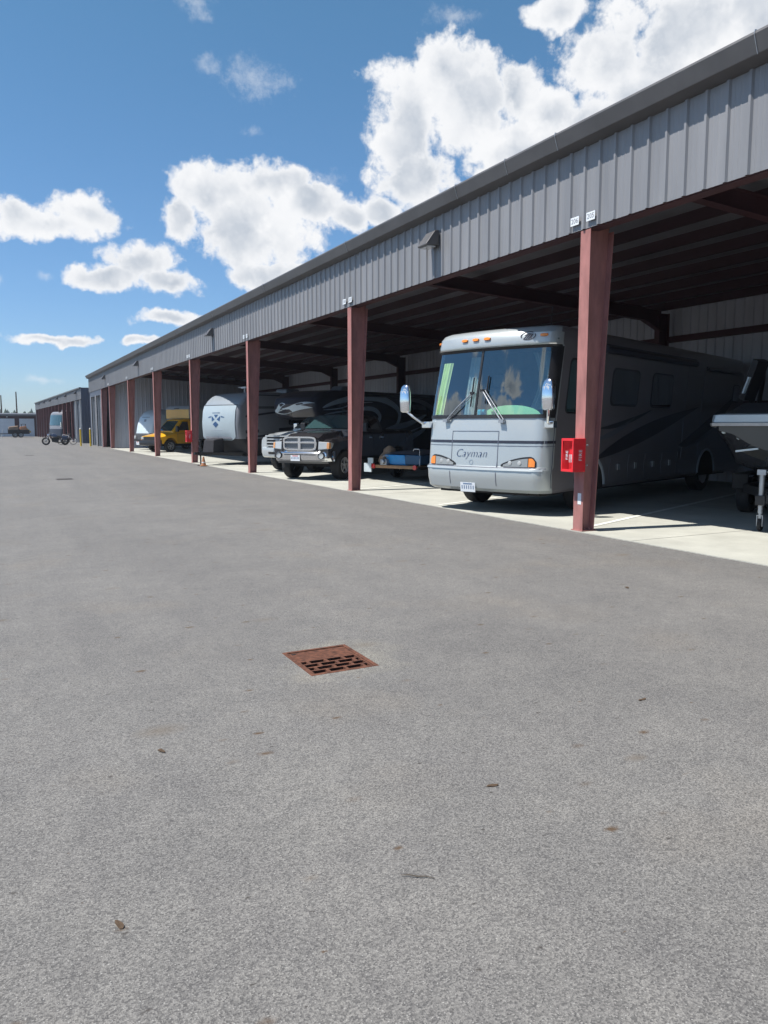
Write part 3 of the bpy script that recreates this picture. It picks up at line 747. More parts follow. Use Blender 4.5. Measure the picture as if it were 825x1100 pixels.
# swooshes
def swoosh(x0, x1, za, zb, w, m, pw=1.6):
    us = lin(U(x0), U(x1), 26); t = lambda u: (u-us[0])/(us[-1]-us[0])
    b = MB(); BD.strip(b, us, lambda u: za+(zb-za)*t(u)**pw-w*math.sin(PI*t(u)**.8)*.5, lambda u: za+(zb-za)*t(u)**pw+w*math.sin(PI*t(u)**.8)*.5+.004, .0055, .01)
    b.build('side_graphic', m, T)
swoosh(1.7, 6.9, .95, 2.05, .34, 'rvdk', .9); swoosh(1.8, 4.2, 1.55, 1.95, .10, 'rvdk'); swoosh(1.7, 3.4, 1.35, 1.80, .12, 'rvmid')
swoosh(5.8, 9.9, 1.15, 2.6, .36, 'rvdk', 1.5); swoosh(6.0, 10.1, 1.05, 2.3, .12, 'rvmid', 1.4)
# awnings
b = MB(); y = -1.37; b.tube([(2.3, y, 3.05), (7.0, y, 3.05)], .075, 10); b.box(2.2, 7.1, y+.02, y+.06, 3.08, 3.16); b.build('awning', 'rvdk', T, smooth=True)
b = MB(); b.tube([(7.8, y+.02, 2.98), (10.3, y+.02, 2.98)], .05, 10); b.build('awning', 'rvdk', T, smooth=True)
# roof gear
for x in (4.0, 8.0):
    bb = MB(); bb.hexa([(x-.5,-.35,3.345),(x+.5,-.35,3.345),(x+.5,.35,3.345),(x-.5,.35,3.345),(x-.35,-.3,3.55),(x+.4,-.3,3.6),(x+.4,.3,3.6),(x-.35,.3,3.55)]); bb.build('roof_air_conditioner', 'ltgrey', T, bevel=.05)
bb = MB(); bb.tube([(.95,-.95,3.3),(.98,-.95,3.75)], .006, 5); bb.lathe([(.03,3.3),(.012,3.36)], (.95,-.95,0), 'z', 8); bb.build('antenna', 'blk', T)
# wheels and arches
for x in (1.80, 7.92):
    for s2 in (-1, 1):
        wheel(T, x, s2*1.17, .47, .29, s2, 'rimp', .60, 8)
        b = MB(); pts = []
        yy = s2*1.352
        n = 20
        for k in range(n+1):
            t = PI*k/n; pts.append((math.cos(t), math.sin(t)))
        rings = [[(x+p[0]*.60, yy, .47+p[1]*.58) for p in pts], [(x+p[0]*.60, yy+s2*.03, .47+p[1]*.58) for p in pts], [(x+p[0]*.55, yy+s2*.03, .47+p[1]*.53) for p in pts], [(x+p[0]*.55, yy, .47+p[1]*.53) for p in pts]]
        b.loft(rings, closed=False, cap=False); ar = b.build('wheel_arch', 'ltgrey', T, smooth=True)
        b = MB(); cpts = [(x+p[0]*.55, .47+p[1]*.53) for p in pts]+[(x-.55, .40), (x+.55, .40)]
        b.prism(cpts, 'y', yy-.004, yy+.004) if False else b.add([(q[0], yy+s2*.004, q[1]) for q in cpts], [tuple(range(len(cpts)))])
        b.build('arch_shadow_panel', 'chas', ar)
b = MB(); b.box(.4, 10.1, -1.1, 1.1, .34, .52); b.box(.35, .5, -.9, .9, .36, .42); b.build('chassis', 'chas', T)

# ------------------------------------------------------------------ pickups
def pickup(name, label, loc, ang, paint, kind, W=1.98, L=5.9, zs=1.0):
    T = thing(name, label, 'pickup truck', loc, rzof(ang))
    hw = W/2
    ax = (.98, L-1.25); ra = .53; rw = .43
    def zb(x):
        z = .66
        for a in ax:
            d = abs(x-a)
            if d < ra: z = max(z, rw+math.sqrt(ra*ra-d*d)-.02)
        return z
    xs = sorted(set([.10, .16, .3, .45]+[a+ra*q for a in ax for q in (-1.0,-.97,-.87,-.7,-.5,-.25,0,.25,.5,.7,.87,.97,1.0)]+[1.6, 1.7, 2.1, 2.6, 3.1, 3.6, 3.68, L-.1, L]))
    def hoodz(x):
        if x < .16: return 1.25
        if x < .45: return 1.25+(x-.16)/.29*.12
        if x < 1.6: return 1.37+(x-.45)/1.15*.10
        return 1.46
    rings = []
    for x in xs:
        h = hoodz(x); nar = .05*max(0, 1-(x-.1)/.5); w = hw-nar; fend = h-(.16 if kind == 'ram' else .05) if x < 1.7 else h-.02
        cr = .60 if x < 1.6 else .8
        z0 = zb(x)
        half = [(w-.22, z0), (w, z0), (w, max(z0+.02, .95)), (w-.015, fend-.10), (w-.09, fend), (cr+.06, fend+.0), (cr-.02, h-.005), (cr*.5, h+.02), (0, h+.03)]
        rings.append([(x, -y, z) for y, z in half]+[(x, y, z) for y, z in reversed(half[:-1])])
    b = MB(); b.loft(rings); b.build('body', paint, T, smooth=True, sharp=32)
    # cab
    def crown(x, w0, w1, z0, z1):
        return [(x, -w0, z0), (x, -w0+.02, z0+.05), (x, -w1, z1-.08), (x, -w1+.1, z1-.01), (x, 0, z1+.02), (x, w1-.1, z1-.01), (x, w1, z1-.08), (x, w0-.02, z0+.05), (x, w0, z0)]
    zr = 1.95
    b = MB(); b.loft([crown(1.55, hw-.08, hw-.10, 1.40, 1.50), crown(2.30, hw-.07, hw-.25, 1.42, zr-.02), crown(2.6, hw-.07, hw-.24, 1.42, zr), crown(3.5, hw-.07, hw-.24, 1.42, zr), crown(3.66, hw-.08, hw-.25, 1.42, zr-.06)])
    b.build('cab', paint, T, smooth=True, sharp=30)
    # windshield slab just proud of the cab front
    b = MB(); p = [(1.60,-hw+.17,1.495),(1.60,hw-.17,1.495),(2.24,hw-.32,1.90),(2.24,-hw+.32,1.90)]; nx = Vector((-.54,0,.84))*.016
    q = [(1.56+.0,0,1.50),(2.25,0,1.925)]
    b.add([Vector(v)+nx*2.2 for v in (p[0],(1.52,0,1.505),p[1],p[2],(2.24,0,1.925),p[3])], [(0,1,4,5),(1,2,3,4)]); b.build('windshield', 'tglass', T)
    for s2 in (-1, 1):
        for (xa, xb) in ((1.95, 2.72), (2.80, 3.42)):
            f = lambda x, z, s2=s2: (x, s2*((hw-.055)-(z-1.42)*.36+.012), z)
            top = 1.84; xt = xa+(.32 if xa < 2 else 0)
            b = MB(); b.add([f(xa,1.50), f(xb,1.50), f(xb,top), f(xt,top)], [(0,1,2,3)]); b.build('side_window', 'dglass', T)
        b = MB(); b.box(1.95, 2.08, s2*(hw+.13)-.09, s2*(hw+.13)+.09, 1.42, 1.70); b.bar((2.05, s2*(hw-.05), 1.5), (2.03, s2*(hw+.08), 1.52), .05, .04)
        b.build('mirror', 'blk' if kind == 'ram' else 'chrome', T, bevel=.02)
        for xh in (2.62, 3.42):
            b = MB(); b.box(xh-.09, xh+.09, s2*(hw+.002), s2*(hw+.022), 1.22, 1.26); b.build('door_handle', 'chrome', T)
        for xa in (1.72, 2.76, 3.55):
            b = MB(); b.box(xa, xa+.012, s2*(hw-.01), s2*(hw+.003), .74, 1.40); b.build('door_seam', 'blk', T)
    for a in ax:
        for s2 in (-1, 1): wheel(T, a, s2*(hw-.13), rw, .29, s2, 'rimp', .56, 5 if kind == 'ram' else 8)
    b = MB(); b.box(.35, L-.1, -.6, .6, .52, .75); b.box(ax[0]-.06, ax[0]+.06, -.8, .8, .36, .48); b.box(ax[1]-.06, ax[1]+.06, -.8, .8, .36, .48); b.lathe([(.001,-.16),(.16,-.1),(.16,.1),(.001,.16)], (ax[0], .15, .42), 'y', 12); b.build('chassis', 'chas', T)
    # front end
    if kind == 'ram':
        b = MB()
        def gz(y): return 1.0
        oy = .58
        out = [(oy*math.copysign(1, math.cos(t))*abs(math.cos(t))**.35, 1.085+.215*math.copysign(1, math.sin(t))*abs(math.sin(t))**.35) for t in [2*PI*k/32 for k in range(32)]]
        inn = [(y*.90, 1.085+(z-1.085)*.74) for y, z in out]
        b.loft([[(.07,y,z) for y, z in out], [(.02,y*.985,1.085+(z-1.085)*.96) for y, z in out], [(.02,y,z) for y, z in inn], [(.08,y,z) for y, z in inn]], cap=False)
        b.box(.010, .06, -.045, .045, .90, 1.27); b.box(.007, .06, -.54, .54, 1.095, 1.14)
        gr = b.build('grille', 'chrome', T, smooth=True)
        b = MB(); b.box(.09, .11, -.53, .53, .90, 1.27, 1)
        for k in range(1, 12):
            z = .9+.37*k/12; b.box(.055, .09, -.53, .53, z-.006, z+.006, 0)
        b.build('grille_insert', ['galv', 'chas'], gr)
        for s2 in (-1, 1):
            b = MB(); y0, y1 = .64, .965
            pl = [(.02, y0, .90), (.085, y1, .93), (.085, y1, 1.13), (.02, y0, 1.15)]
            b.hexa([(pl[0][0], s2*pl[0][1], pl[0][2]), (pl[1][0], s2*pl[1][1], pl[1][2]), (.4, s2*(y1-.01), .93), (.3, s2*y0, .9), (pl[3][0]+.03, s2*pl[3][1], pl[3][2]), (pl[2][0]+.03, s2*pl[2][1], pl[2][2]), (.4, s2*(y1-.01), 1.1), (.3, s2*y0, 1.12)])
            h = b.build('headlight', 'lens', T, bevel=.02)
            b = MB(); b.hexa([(.062, s2*.90, .94), (.078, s2*(y1+.012), .94), (.20, s2*(y1+.012), .94), (.3, s2*.90, .94), (.088, s2*.90, 1.12), (.108, s2*(y1+.012), 1.115), (.20, s2*(y1+.012), 1.10), (.3, s2*.90, 1.11)]); b.build('turn_signal', 'amber2', h, bevel=.01)
        bz0, bz1 = .54, .87
        lvb = [(bz0, .10, hw-.03), (bz0+.03, .03, hw), (.66, .0, hw+.01), (.80, .0, hw+.01), (bz1, .05, hw)]
        bb = Body(lvb, .45, .28, .05, .05); b = MB(); bb.shell(b); B_ = b.build('bumper', 'chrome', T, smooth=True)
        b = MB(); bb.strip(b, lin(-.55, .55, 8), .745, .815, .004, .02); b.build('air_intake', 'blk', B_)
        b = MB(); bb.strip(b, lin(-.9, .9, 18), .50, .60, .010, .03); b.build('valance', 'dkgrey', B_)
        for s2 in (-1, 1):
            b = MB(); p = bb.pt(s2*.74, .735, .0); b.lathe([(.001,-.03),(.06,-.03),(.085,-.035),(.09,.02)], p, 'x', 20, 0); f = b.build('fog_light', ['lens'], B_, smooth=True)
            b = MB(); b.lathe([(.088,-.045),(.105,-.04),(.108,.02)], p, 'x', 20, 0); b.build('fog_bezel', 'blk', f)
        plate_mb(B_, (-.02, .12, .66), (0,-1,0), (0,0,1), .32, .17)
    else:
        b = MB(); b.box(.04, .10, -.60, .60, .90, 1.27); b.build('grille_backing', 'blk', T)
        b = MB()
        for z in (.92, 1.03, 1.14, 1.245): b.box(.0, .06, -.60, .60, z-.02, z+.022)
        for y in (-.60, .60): b.box(.0, .06, y-.035, y+.035, .89, 1.28)
        b.box(-.012, .02, -.11, .11, 1.04, 1.13)
        b.build('grille', 'fordp', T, bevel=.008)
        for s2 in (-1, 1):
            b = MB(); b.hexa([(.05, s2*.66, .92), (.2, s2*.955, .94), (.4, s2*.98, .94), (.3, s2*.66, .92), (.07, s2*.66, 1.25), (.24, s2*.955, 1.22), (.42, s2*.98, 1.2), (.3, s2*.66, 1.25)]); b.build('headlight', 'lens', T, bevel=.02)
        lvb = [(.50, .08, hw-.02), (.54, .02, hw), (.70, -.02, hw+.01), (.84, .0, hw+.01), (.87, .06, hw)]
        bb = Body(lvb, .4, .22, .05, .05); b = MB(); bb.shell(b); B_ = b.build('bumper', 'fordp', T, smooth=True)
        b = MB(); bb.strip(b, lin(-.5, .5, 8), .62, .70, .004, .02); b.build('air_intake', 'blk', B_)
        plate_mb(B_, (-.045, -.1, .66), (0,-1,0), (0,0,1), .32, .17)
        b = MB(); b.tube([(1.45, .85, 1.4), (1.5, .85, 2.15)], .006, 5); b.build('antenna', 'blk', T)
    # bed rail cap
    b = MB(); 
    for s2 in (-1, 1): b.box(3.72, L-.02, s2*(hw-.10), s2*(hw-.01), 1.462, 1.49)
    b.build('bed_rail', 'blk', T)
    return T
pickup('pickup_truck', 'charcoal pickup truck with big chrome crosshair grille, angled beside the second red column', (8.13, 21.32, .012), 54, 'ramp', 'ram')
pickup('pickup_truck', 'silver-white pickup truck half hidden behind the charcoal pickup', (8.95, 25.5, .012), 66, 'fordp', 'ford')
# ------------------------------------------------------------------ travel trailer with white front cap
T = thing('travel_trailer', 'travel trailer with white nose panel bearing a blue shield emblem, between two red columns', 'travel trailer', (8.46, 31.63, .012), rzof(67.3))
lv = [(.42,.75,1.17),(.62,.55,1.20),(1.0,.16,1.21),(1.08,.05,1.215),(1.7,.0,1.22),(2.25,.06,1.22),(2.45,.14,1.215),(2.65,.30,1.21),(2.82,.52,1.205),(2.93,.80,1.2),(2.99,1.2,1.19),(3.01,1.7,1.15)]
BT = Body(lv, 9.2, .22, .1, .08)
b = MB(); BT.shell(b); o_ = b.build('body', ['capg','mgrey','dkgrey','cover'], T, smooth=True, sharp=30)
for p in o_.data.polygons:
    c = p.center
    if c.z < 1.05: p.material_index = 3
    elif c.z < 2.44 or (c.x > .45 and abs(p.normal.y) > .5): p.material_index = 1
def panel(B, parent, u1, z0, z1, m, nm, off=.02, inset=.14):
    b = MB()
    for zz in [0]:
        us = lin(-u1, u1, 15)
        def lo(u): d = u1-abs(u); return z0+max(0, inset-d*.7)
        B.strip(b, us, lo, z1, off, off, nz=6)
    return b.build(nm, m, parent, smooth=True)
panel(BT, T, 1.06, 1.02, 2.44, 'capw', 'front_panel', .03)
b = MB(); BT.strip(b, lin(-1.08, 1.08, 11), 2.45, 2.475, .03, .03); b.build('panel_trim', 'dkgrey', T)
def shield(B, parent, u0, z0, s, m='emb'):
    b = MB(); e = lambda a, c: B.pt(u0-a*s, z0+c*s, .038)
    # quartered shield with a pale saltire left between four wedges, wings and a top bar
    b.add([e(-.40,.30), e(.40,.30), e(.20,.30), e(0,.10), e(-.20,.30)], [(4,3,2)])
    b.add([e(-.42,.24), e(-.10,.02), e(-.36,-.10)], [(0,1,2)]); b.add([e(.42,.24), e(.10,.02), e(.36,-.10)], [(0,2,1)])
    b.add([e(0,-.10), e(.26,-.26), e(.0,-.46), e(-.26,-.26)], [(0,1,2,3)])
    b.add([e(-.75,.16), e(-.48,.22), e(-.48,.14), e(-.75,.12)], [(0,3,2,1)]); b.add([e(.75,.16), e(.48,.22), e(.48,.14), e(.75,.12)], [(0,1,2,3)])
    b.add([e(-.36,.38), e(.36,.38), e(.36,.42), e(-.36,.42)], [(0,1,2,3)])
    b.build('shield_emblem', m, parent)
shield(BT, T, .05, 1.86, .70)
b = MB()
for k in range(9): BT.strip(b, lin(-.42+k*.1, -.37+k*.1, 2), 1.42, 1.455, .034, .004)
BT.strip(b, [-.015, .015], 1.20, 1.25, .034, .004); b.build('faint_lettering', 'ltgrey', T)
def side_patch(B, T, x0, x1, z0, z1, m, nm, zc=1.5, r=None, tilt=0, off=.006):
    Uq = lambda x: -B.ux(x, zc); b = MB()
    if r:
        us, lo, hi = rrect(Uq(x1), Uq(x0), z0, z1, r); B.strip(b, us, lo, hi, off, .01)
    else:
        us = lin(Uq(x1), Uq(x0), 8); tt = lambda u: (Uq(x0)-u)/(Uq(x0)-Uq(x1)); B.strip(b, us, lambda u: z0+tilt*tt(u), lambda u: z1+tilt*tt(u), off, .01)
    return b.build(nm, m, T)
for a in ((.55,9.1,2.30,2.40,'dkgrey',.2),(.5,2.6,1.95,2.03,'rvdk',.25),(.5,9.0,1.30,1.42,'rvdk',.45),(.5,4.0,1.08,1.16,'rvdk',.3),(3.2,9.1,1.7,1.78,'rvdk',.3),(.55,9.1,2.86,2.90,'rvdk',0)): side_patch(BT, T, a[0], a[1], a[2], a[3], a[4], 'side_graphic', tilt=a[5])
for a in ((2.9,3.9,1.65,2.25),(5.4,6.4,1.65,2.25)): side_patch(BT, T, *a, 'dglass', 'side_window', r=.08, off=.012)
side_patch(BT, T, 1.2, 2.3, 1.35, 1.95, 'mgrey', 'slide_panel', off=.02)
for x in (4.6, 5.45):
    for s2 in (-1, 1): wheel(T, x, s2*1.08, .36, .22, s2, 'rimp', .6, 6)
b = MB()
b.bar((.7,.85,.45), (-.95,.05,.48), .07, .12); b.bar((.7,-.85,.45), (-.95,-.05,.48), .07, .12); b.box(-1.15,-.9,-.05,.05,.45,.55); b.box(.6,8.8,-.9,.9,.36,.46)
fr = b.build('tongue_frame', 'blk', T)
b = MB(); b.tube([(-.85,0,.05),(-.85,0,1.02)], .032, 10); b.box(-.95,-.75,-.09,.09,.0,.03); b.tube([(-.85,0,1.02),(-.85,.18,1.04)], .012, 6); b.build('tongue_jack', 'blk', T)
b = MB()
for y in (-.17, .17): b.lathe([(.001,.50),(.13,.51),(.155,.56),(.155,.98),(.11,1.06),(.001,1.07)], (.0-.22, y, 0), 'z', 16)
b.build('propane_tanks', 'cover', T, smooth=True)
b = MB(); b.hexa([(-.5,-.36,.5),(.1,-.36,.5),(.1,.36,.5),(-.5,.36,.5),(-.42,-.33,1.05),(.08,-.33,1.12),(.08,.33,1.12),(-.42,.33,1.05)]); b.build('tank_cover', 'cover', T, bevel=.05)
b = MB(); b.tube([(1.6,.1,3.0),(1.6,.1,3.22)], .03, 8); b.tube([(1.6,-.3,3.25),(1.6,.5,3.25)], .025, 6); b.box(1.52,1.68,-.04,.24,3.2,3.27); b.build('roof_antenna', 'white', T)
for x in (3.6, 7.0): b = MB(); b.box(x,x+.8,-.35,.35,3.0,3.25); b.build('roof_air_conditioner', 'mgrey', T, bevel=.06)
# cone by its tongue
t = thing('traffic_cone', 'small faded orange cone on the concrete edge before the white-fronted travel trailer', 'traffic cone', (7.70, 30.95, .012))
b = MB(); b.box(-.13,.13,-.13,.13,0,.03); b.build('base', 'orange', t, bevel=.01)
b = MB(); b.lathe([(.10,.03),(.03,.37),(.001,.375)], (0,0,0), 'z', 16); cn = b.build('cone_body', 'orange', t, smooth=True)
b = MB(); b.lathe([(.083,.12),(.057,.23)], (0,0,0), 'z', 16); b.build('pale_band', 'tan', cn)

# ------------------------------------------------------------------ dark camper with silver swooshes
T = thing('fifth_wheel_camper', 'dark camper with overhanging nose and silver swooshes, parked behind the two pickups', 'camper', (10.55, 28.75, .012), rzof(67.3))
lvu = [(1.86,.55,1.16),(1.95,.25,1.22),(2.15,.08,1.24),(2.45,.0,1.245),(2.7,.12,1.245),(2.9,.45,1.24),(3.0,1.0,1.2),(3.02,1.5,1.15)]
BU = Body(lvu, 9.3, .35, .1, .15)
lvl = [(.42,2.3,1.2),(.55,2.1,1.235),(1.2,2.02,1.24),(1.865,2.0,1.24)]
BL = Body(lvl, 9.3, .2, .1, .05)
b = MB(); BU.shell(b); BL.shell(b); b.build('body', 'rvdk', T, smooth=True, sharp=30)
b = MB()
for (a0, a1, za, zb_, w) in ((-1.1, 1.1, 2.30, 2.16, .24), (-1.2, .5, 2.48, 2.30, .12), (.2, 1.15, 2.45, 2.20, .2)):
    us = lin(a0, a1, 16); t = lambda u: (u-a0)/(a1-a0)
    BU.strip(b, us, lambda u: za+(zb_-za)*t(u)-w*.5*math.sin(PI*t(u))+.05*math.sin(6*t(u)), lambda u: za+(zb_-za)*t(u)+w*.5*math.sin(PI*t(u))+.05*math.sin(6*t(u))+.005, .006, .01)
b.build('nose_graphic', 'dirtyw', T)
def sw(B, T, x0, x1, f, w, m, zc, n=30):
    Uq = lambda x: -B.ux(x, zc); us = lin(Uq(x0), Uq(x1), n); t = lambda u: (Uq(x0)-u)/(Uq(x0)-Uq(x1))
    b = MB(); B.strip(b, us, lambda u: f(t(u))-w*.5*math.sin(PI*min(1, t(u)+.02))**.6, lambda u: f(t(u))+w*.5*math.sin(PI*min(1, t(u)+.02))**.6+.004, .006, .01)
    b.build('side_graphic', m, T)
def ribbon(T, pts, w, m, yy):
    # smooth tapered band through side points (x, z)
    P = []
    for k in range(len(pts)-1):
        p0, p1, p2, p3 = pts[max(k-1,0)], pts[k], pts[k+1], pts[min(k+2,len(pts)-1)]
        for q in range(6):
            t = q/6; P.append(tuple(.5*((2*p1[c])+(-p0[c]+p2[c])*t+(2*p0[c]-5*p1[c]+4*p2[c]-p3[c])*t*t+(-p0[c]+3*p1[c]-3*p2[c]+p3[c])*t**3) for c in (0,1)))
    P.append(pts[-1]); n = len(P); A, B = [], []
    for k, p in enumerate(P):
        q0, q1 = P[max(k-1,0)], P[min(k+1,n-1)]; dx, dz = q1[0]-q0[0], q1[1]-q0[1]; l = math.hypot(dx, dz) or 1
        ww = w*.5*max(.06, math.sin(PI*min(1,max(0,k/(n-1))))**.5)
        A.append((p[0]-dz/l*ww, p[1]+dx/l*ww)); B.append((p[0]+dz/l*ww, p[1]-dx/l*ww))
    b = MB(); b.loft([[(x,yy,z) for x,z in A],[(x,yy,z) for x,z in B]], cap=False, closed=False); b.build('side_graphic', m, T)
YS = -1.254
ribbon(T, [(0.62,2.30),(1.23,2.50),(2.09,2.68),(2.99,2.76),(4.05,2.74),(4.91,2.52),(5.36,2.16),(5.23,1.72),(4.79,1.44)], .26, 'dirtyw', YS)
ribbon(T, [(0.62,2.22),(1.6,2.30),(2.6,2.52),(3.6,2.58)], .05, 'dirtyw', YS-.003)
ribbon(T, [(2.3,2.16),(3.1,2.32),(3.75,2.26),(4.05,1.99),(3.8,1.68),(3.33,1.45)], .20, 'dirtyw', YS)
ribbon(T, [(4.29,1.40),(5.1,1.56),(6.08,1.72),(7.3,2.1)], .24, 'ltgrey', YS)
ribbon(T, [(4.0,.80),(5.1,.88),(6.08,1.07),(7.24,1.47)], .30, 'ltgrey', YS)
ribbon(T, [(0.7,2.04),(1.54,2.16),(2.19,2.22)], .06, 'ltgrey', YS)
ribbon(T, [(3.8,1.13),(5.04,1.22),(6.21,1.39),(7.4,1.7)], .07, 'ltgrey', YS)
ribbon(T, [(5.6,2.75),(6.8,2.7),(7.8,2.35),(8.1,1.8),(7.6,1.2)], .22, 'mgrey', YS)
for a in ((1.6,2.3),(6.3,7.3)): side_patch(BU, T, a[0], a[1], 2.02, 2.50, 'dglass', 'side_window', zc=2.3, r=.06, off=.014)
b = MB(); y = -1.27; b.tube([(3.0, y, 2.86), (7.5, y, 2.86)], .06, 8); b.build('awning', 'dkgrey', T)
b = MB(); b.hexa([(2.6,-.35,3.02),(3.5,-.35,3.02),(3.5,.35,3.02),(2.6,.35,3.02),(2.8,-.3,3.26),(3.4,-.3,3.26),(3.4,.3,3.26),(2.8,.3,3.26)]); b.build('roof_air_conditioner', 'mgrey', T, bevel=.05)
b = MB(); b.lathe([(.001,3.18),(.25,3.14),(.33,3.02)], (6.9,-.3,0), 'z', 18); b.build('roof_dome', 'ltgrey', T, smooth=True)
b = MB(); b.box(1.0,1.15,-.1,.1,1.0,1.9); b.tube([(1.5,-.7,.02),(1.5,-.7,1.9)], .05, 8); b.tube([(1.5,.7,.02),(1.5,.7,1.9)], .05, 8); b.box(2.3,9.0,-.9,.9,.34,.44); b.build('landing_gear', 'blk', T)
for x in (5.6, 6.5):
    for s2 in (-1, 1): wheel(T, x, s2*1.1, .38, .22, s2, 'rimp', .6, 6)

# ------------------------------------------------------------------ utility trailer and its load
ut = (10.50, 19.78, .012); ur = rzof(67.3)
T = thing('utility_trailer', 'low flatbed utility trailer with weathered board edge, backed in between charcoal pickup and large motorhome', 'utility trailer', ut, ur)
b = MB(); b.box(0,3.2,-.88,.88,.36,.43); b.build('frame', 'chas', T)
b = MB(); b.box(-.03,0,-.80,.80,.37,.45); 
for k in range(8): b.box(.0,3.15,-.85+k*.213,-.85+k*.213+.205,.43,.46)
b.build('deck_board', 'wood', T)
for s2 in (-1, 1): wheel(T, 1.3, s2*.98, .29, .18, s2, 'white', .55, 5)
for s2 in (-1, 1):
    b = MB(); b.box(.85,1.75,s2*.98-.12,s2*.98+.12,.60,.63); b.box(.80,.86,s2*.98-.12,s2*.98+.12,.38,.63); b.build('fender', 'chas', T, bevel=.01)
    b = MB(); b.lathe([(.001,-.045),(.07,-.04),(.075,0)], (-.03, s2*.78, .42), 'x', 16); b.build('tail_light', 'redl', T)
b = MB(); b.box(-.06,-.02,.86,1.14,.24,.50); b.box(-.05,-.02,.80,1.0,.50,.66); b.build('light_board', 'dirtyw', T)
b = MB(); b.bar((3.2,.8,.38),(4.4,0,.38),.06,.08); b.bar((3.2,-.8,.38),(4.4,0,.38),.06,.08); b.tube([(4.2,0,.02),(4.2,0,.7)], .025, 8); b.build('tongue', 'chas', T)
def onut(x, y, z): 
    c, s = math.cos(ur), math.sin(ur); return (ut[0]+x*c-y*s, ut[1]+x*s+y*c, ut[2]+z)
t = thing('plastic_tub', 'bright blue plastic tub with darker cover resting on the utility trailer', 'tub', onut(.12,-.12,.46), ur)
b = MB(); b.loft([[(0,-.25,.0),(0,.40,.0),(-.03,.60,.30),(-.03,-.15,.30)],[(1.5,-.62,0),(1.5,.40,0),(1.6,.60,.34),(1.6,-.68,.34)]]); b.build('tub_shell', 'blue', t, bevel=.03)
b = MB(); b.loft([[(-.01,-.18,.02),(-.02,-.16,.31),(1.55,-.70,.35),(1.45,-.66,.02)],[(-.03,-.75,.03),(-.04,-.78,.30),(1.5,-.80,.33),(1.45,-.72,.03)]]); b.build('tub_side', 'dblue', t, bevel=.02)
b = MB(); b.loft([[(-.02,-.70,.325),(1.5,-.72,.35),(1.5,.55,.355),(0,.55,.325)],[(.2,-.5,.39),(1.3,-.5,.43),(1.3,.35,.43),(.2,.35,.39)]]); b.build('tub_cover', 'rvmid', t, bevel=.02)
b = MB(); b.tube([(.1,-.84,0),(.1,-.84,.42),(.12,-.80,.48),(.13,-.62,.48),(.13,-.58,.42)], .016, 8); o = tag(b.build('metal_hoop', 'galv'), 'bent metal hoop handle standing at the right end of the utility trailer', 'handle'); o.location = onut(0,0,.46); o.rotation_euler = (0,0,ur)
b = MB()
rg = random.Random(5); rings = []
for z, r in ((0,.20),(.1,.24),(.25,.22),(.36,.17),(.45,.16),(.55,.05)):
    rings.append([(r*(1+.25*rg.random())*math.cos(2*PI*k/12)*.9+.12*(z > .3), r*(1+.25*rg.random())*math.sin(2*PI*k/12), z) for k in range(12)])
b.loft(rings); o = tag(b.build('bundle', 'tanld', smooth=True), 'lumpy grey-brown bundle on the utility trailer left of the blue tub', 'bundle'); o.location = onut(.35,.58,.46); o.rotation_euler = (0,0,ur)
o = o  # small chrome engine by it
b = MB(); b.box(-.12,.12,-.12,.12,0,.16); b.lathe([(.001,-.2),(.07,-.19),(.08,-.14),(.07,-.12)], (0,0,.1), 'x', 14); b.tube([(0,.1,.16),(0,.1,.26),(0,-.1,.26)], .02, 6)
o = tag(b.build('small_engine', 'galv', bevel=.02), 'small metallic engine on the utility trailer edge beside the blue tub', 'engine'); o.location = onut(.1,.42,.46); o.rotation_euler = (0,0,ur)

# ------------------------------------------------------------------ boat on its trailer
bo = (10.56, 7.68, .012); br = rzof(67.3)
T = thing('motorboat', 'charcoal motorboat with wide pale-rimmed bow on a trailer at the right edge', 'boat', bo, br)
# stations along x (0 = bow tip), half beam at deck, chine half beam, chine z, keel z, deck z
st = [(.35,.92,.42,1.30,1.18,1.64),(.55,1.02,.62,1.18,.98,1.64),(.9,1.10,.78,1.05,.78,1.62),(1.5,1.18,.95,.95,.66,1.60),(2.4,1.24,1.08,.88,.60,1.56),(4.0,1.25,1.12,.86,.58,1.52),(6.2,1.22,1.12,.86,.60,1.50)]
rings = []
for x, hb, hc, zc_, zk, zd in st:
    rings.append([(x,-hb,zd),(x,-hb*.99,zd-.12),(x,-(hb+hc)/2-.04,(zd+zc_)/2),(x,-hc,zc_),(x,-hc*.5,(zc_+zk)/2-.02),(x,0,zk),(x,hc*.5,(zc_+zk)/2-.02),(x,hc,zc_),(x,(hb+hc)/2+.04,(zd+zc_)/2),(x,hb*.99,zd-.12),(x,hb,zd)])
b = MB(); b.loft(rings); hull = b.build('hull', ['boath','boatg'], T, smooth=True, sharp=40)
for p in hull.data.polygons:
    if abs(p.center.y) < .55 and p.center.z > 1.0 and p.center.x < .6: p.material_index = 1
b = MB()
out = []
for x, hb, *_r, zd in [(.30,.78,0,0,0,1.64)]+st: out.append((x, hb+.05, zd))
L_ = [(x, -h_, z) for x, h_, z in reversed(out)]+[(x, h_, z) for x, h_, z in out]
b.loft([[(x,y,z-.02) for x,y,z in L_],[(x-.03 if x < .5 else x,y*1.02,z+.02) for x,y,z in L_],[(x,y,z+.13) for x,y,z in L_],[(x+.08,y*.93,z+.15) for x,y,z in L_]])
b.build('gunwale', 'dirtyw', T, smooth=True, sharp=30)
b = MB(); b.loft([[(x-.045 if x < .5 else x, y*1.035, z-.045) for x,y,z in L_],[(x-.05 if x < .5 else x, y*1.045, z-.0) for x,y,z in L_]], cap=True); b.build('rub_rail', 'galv', T)
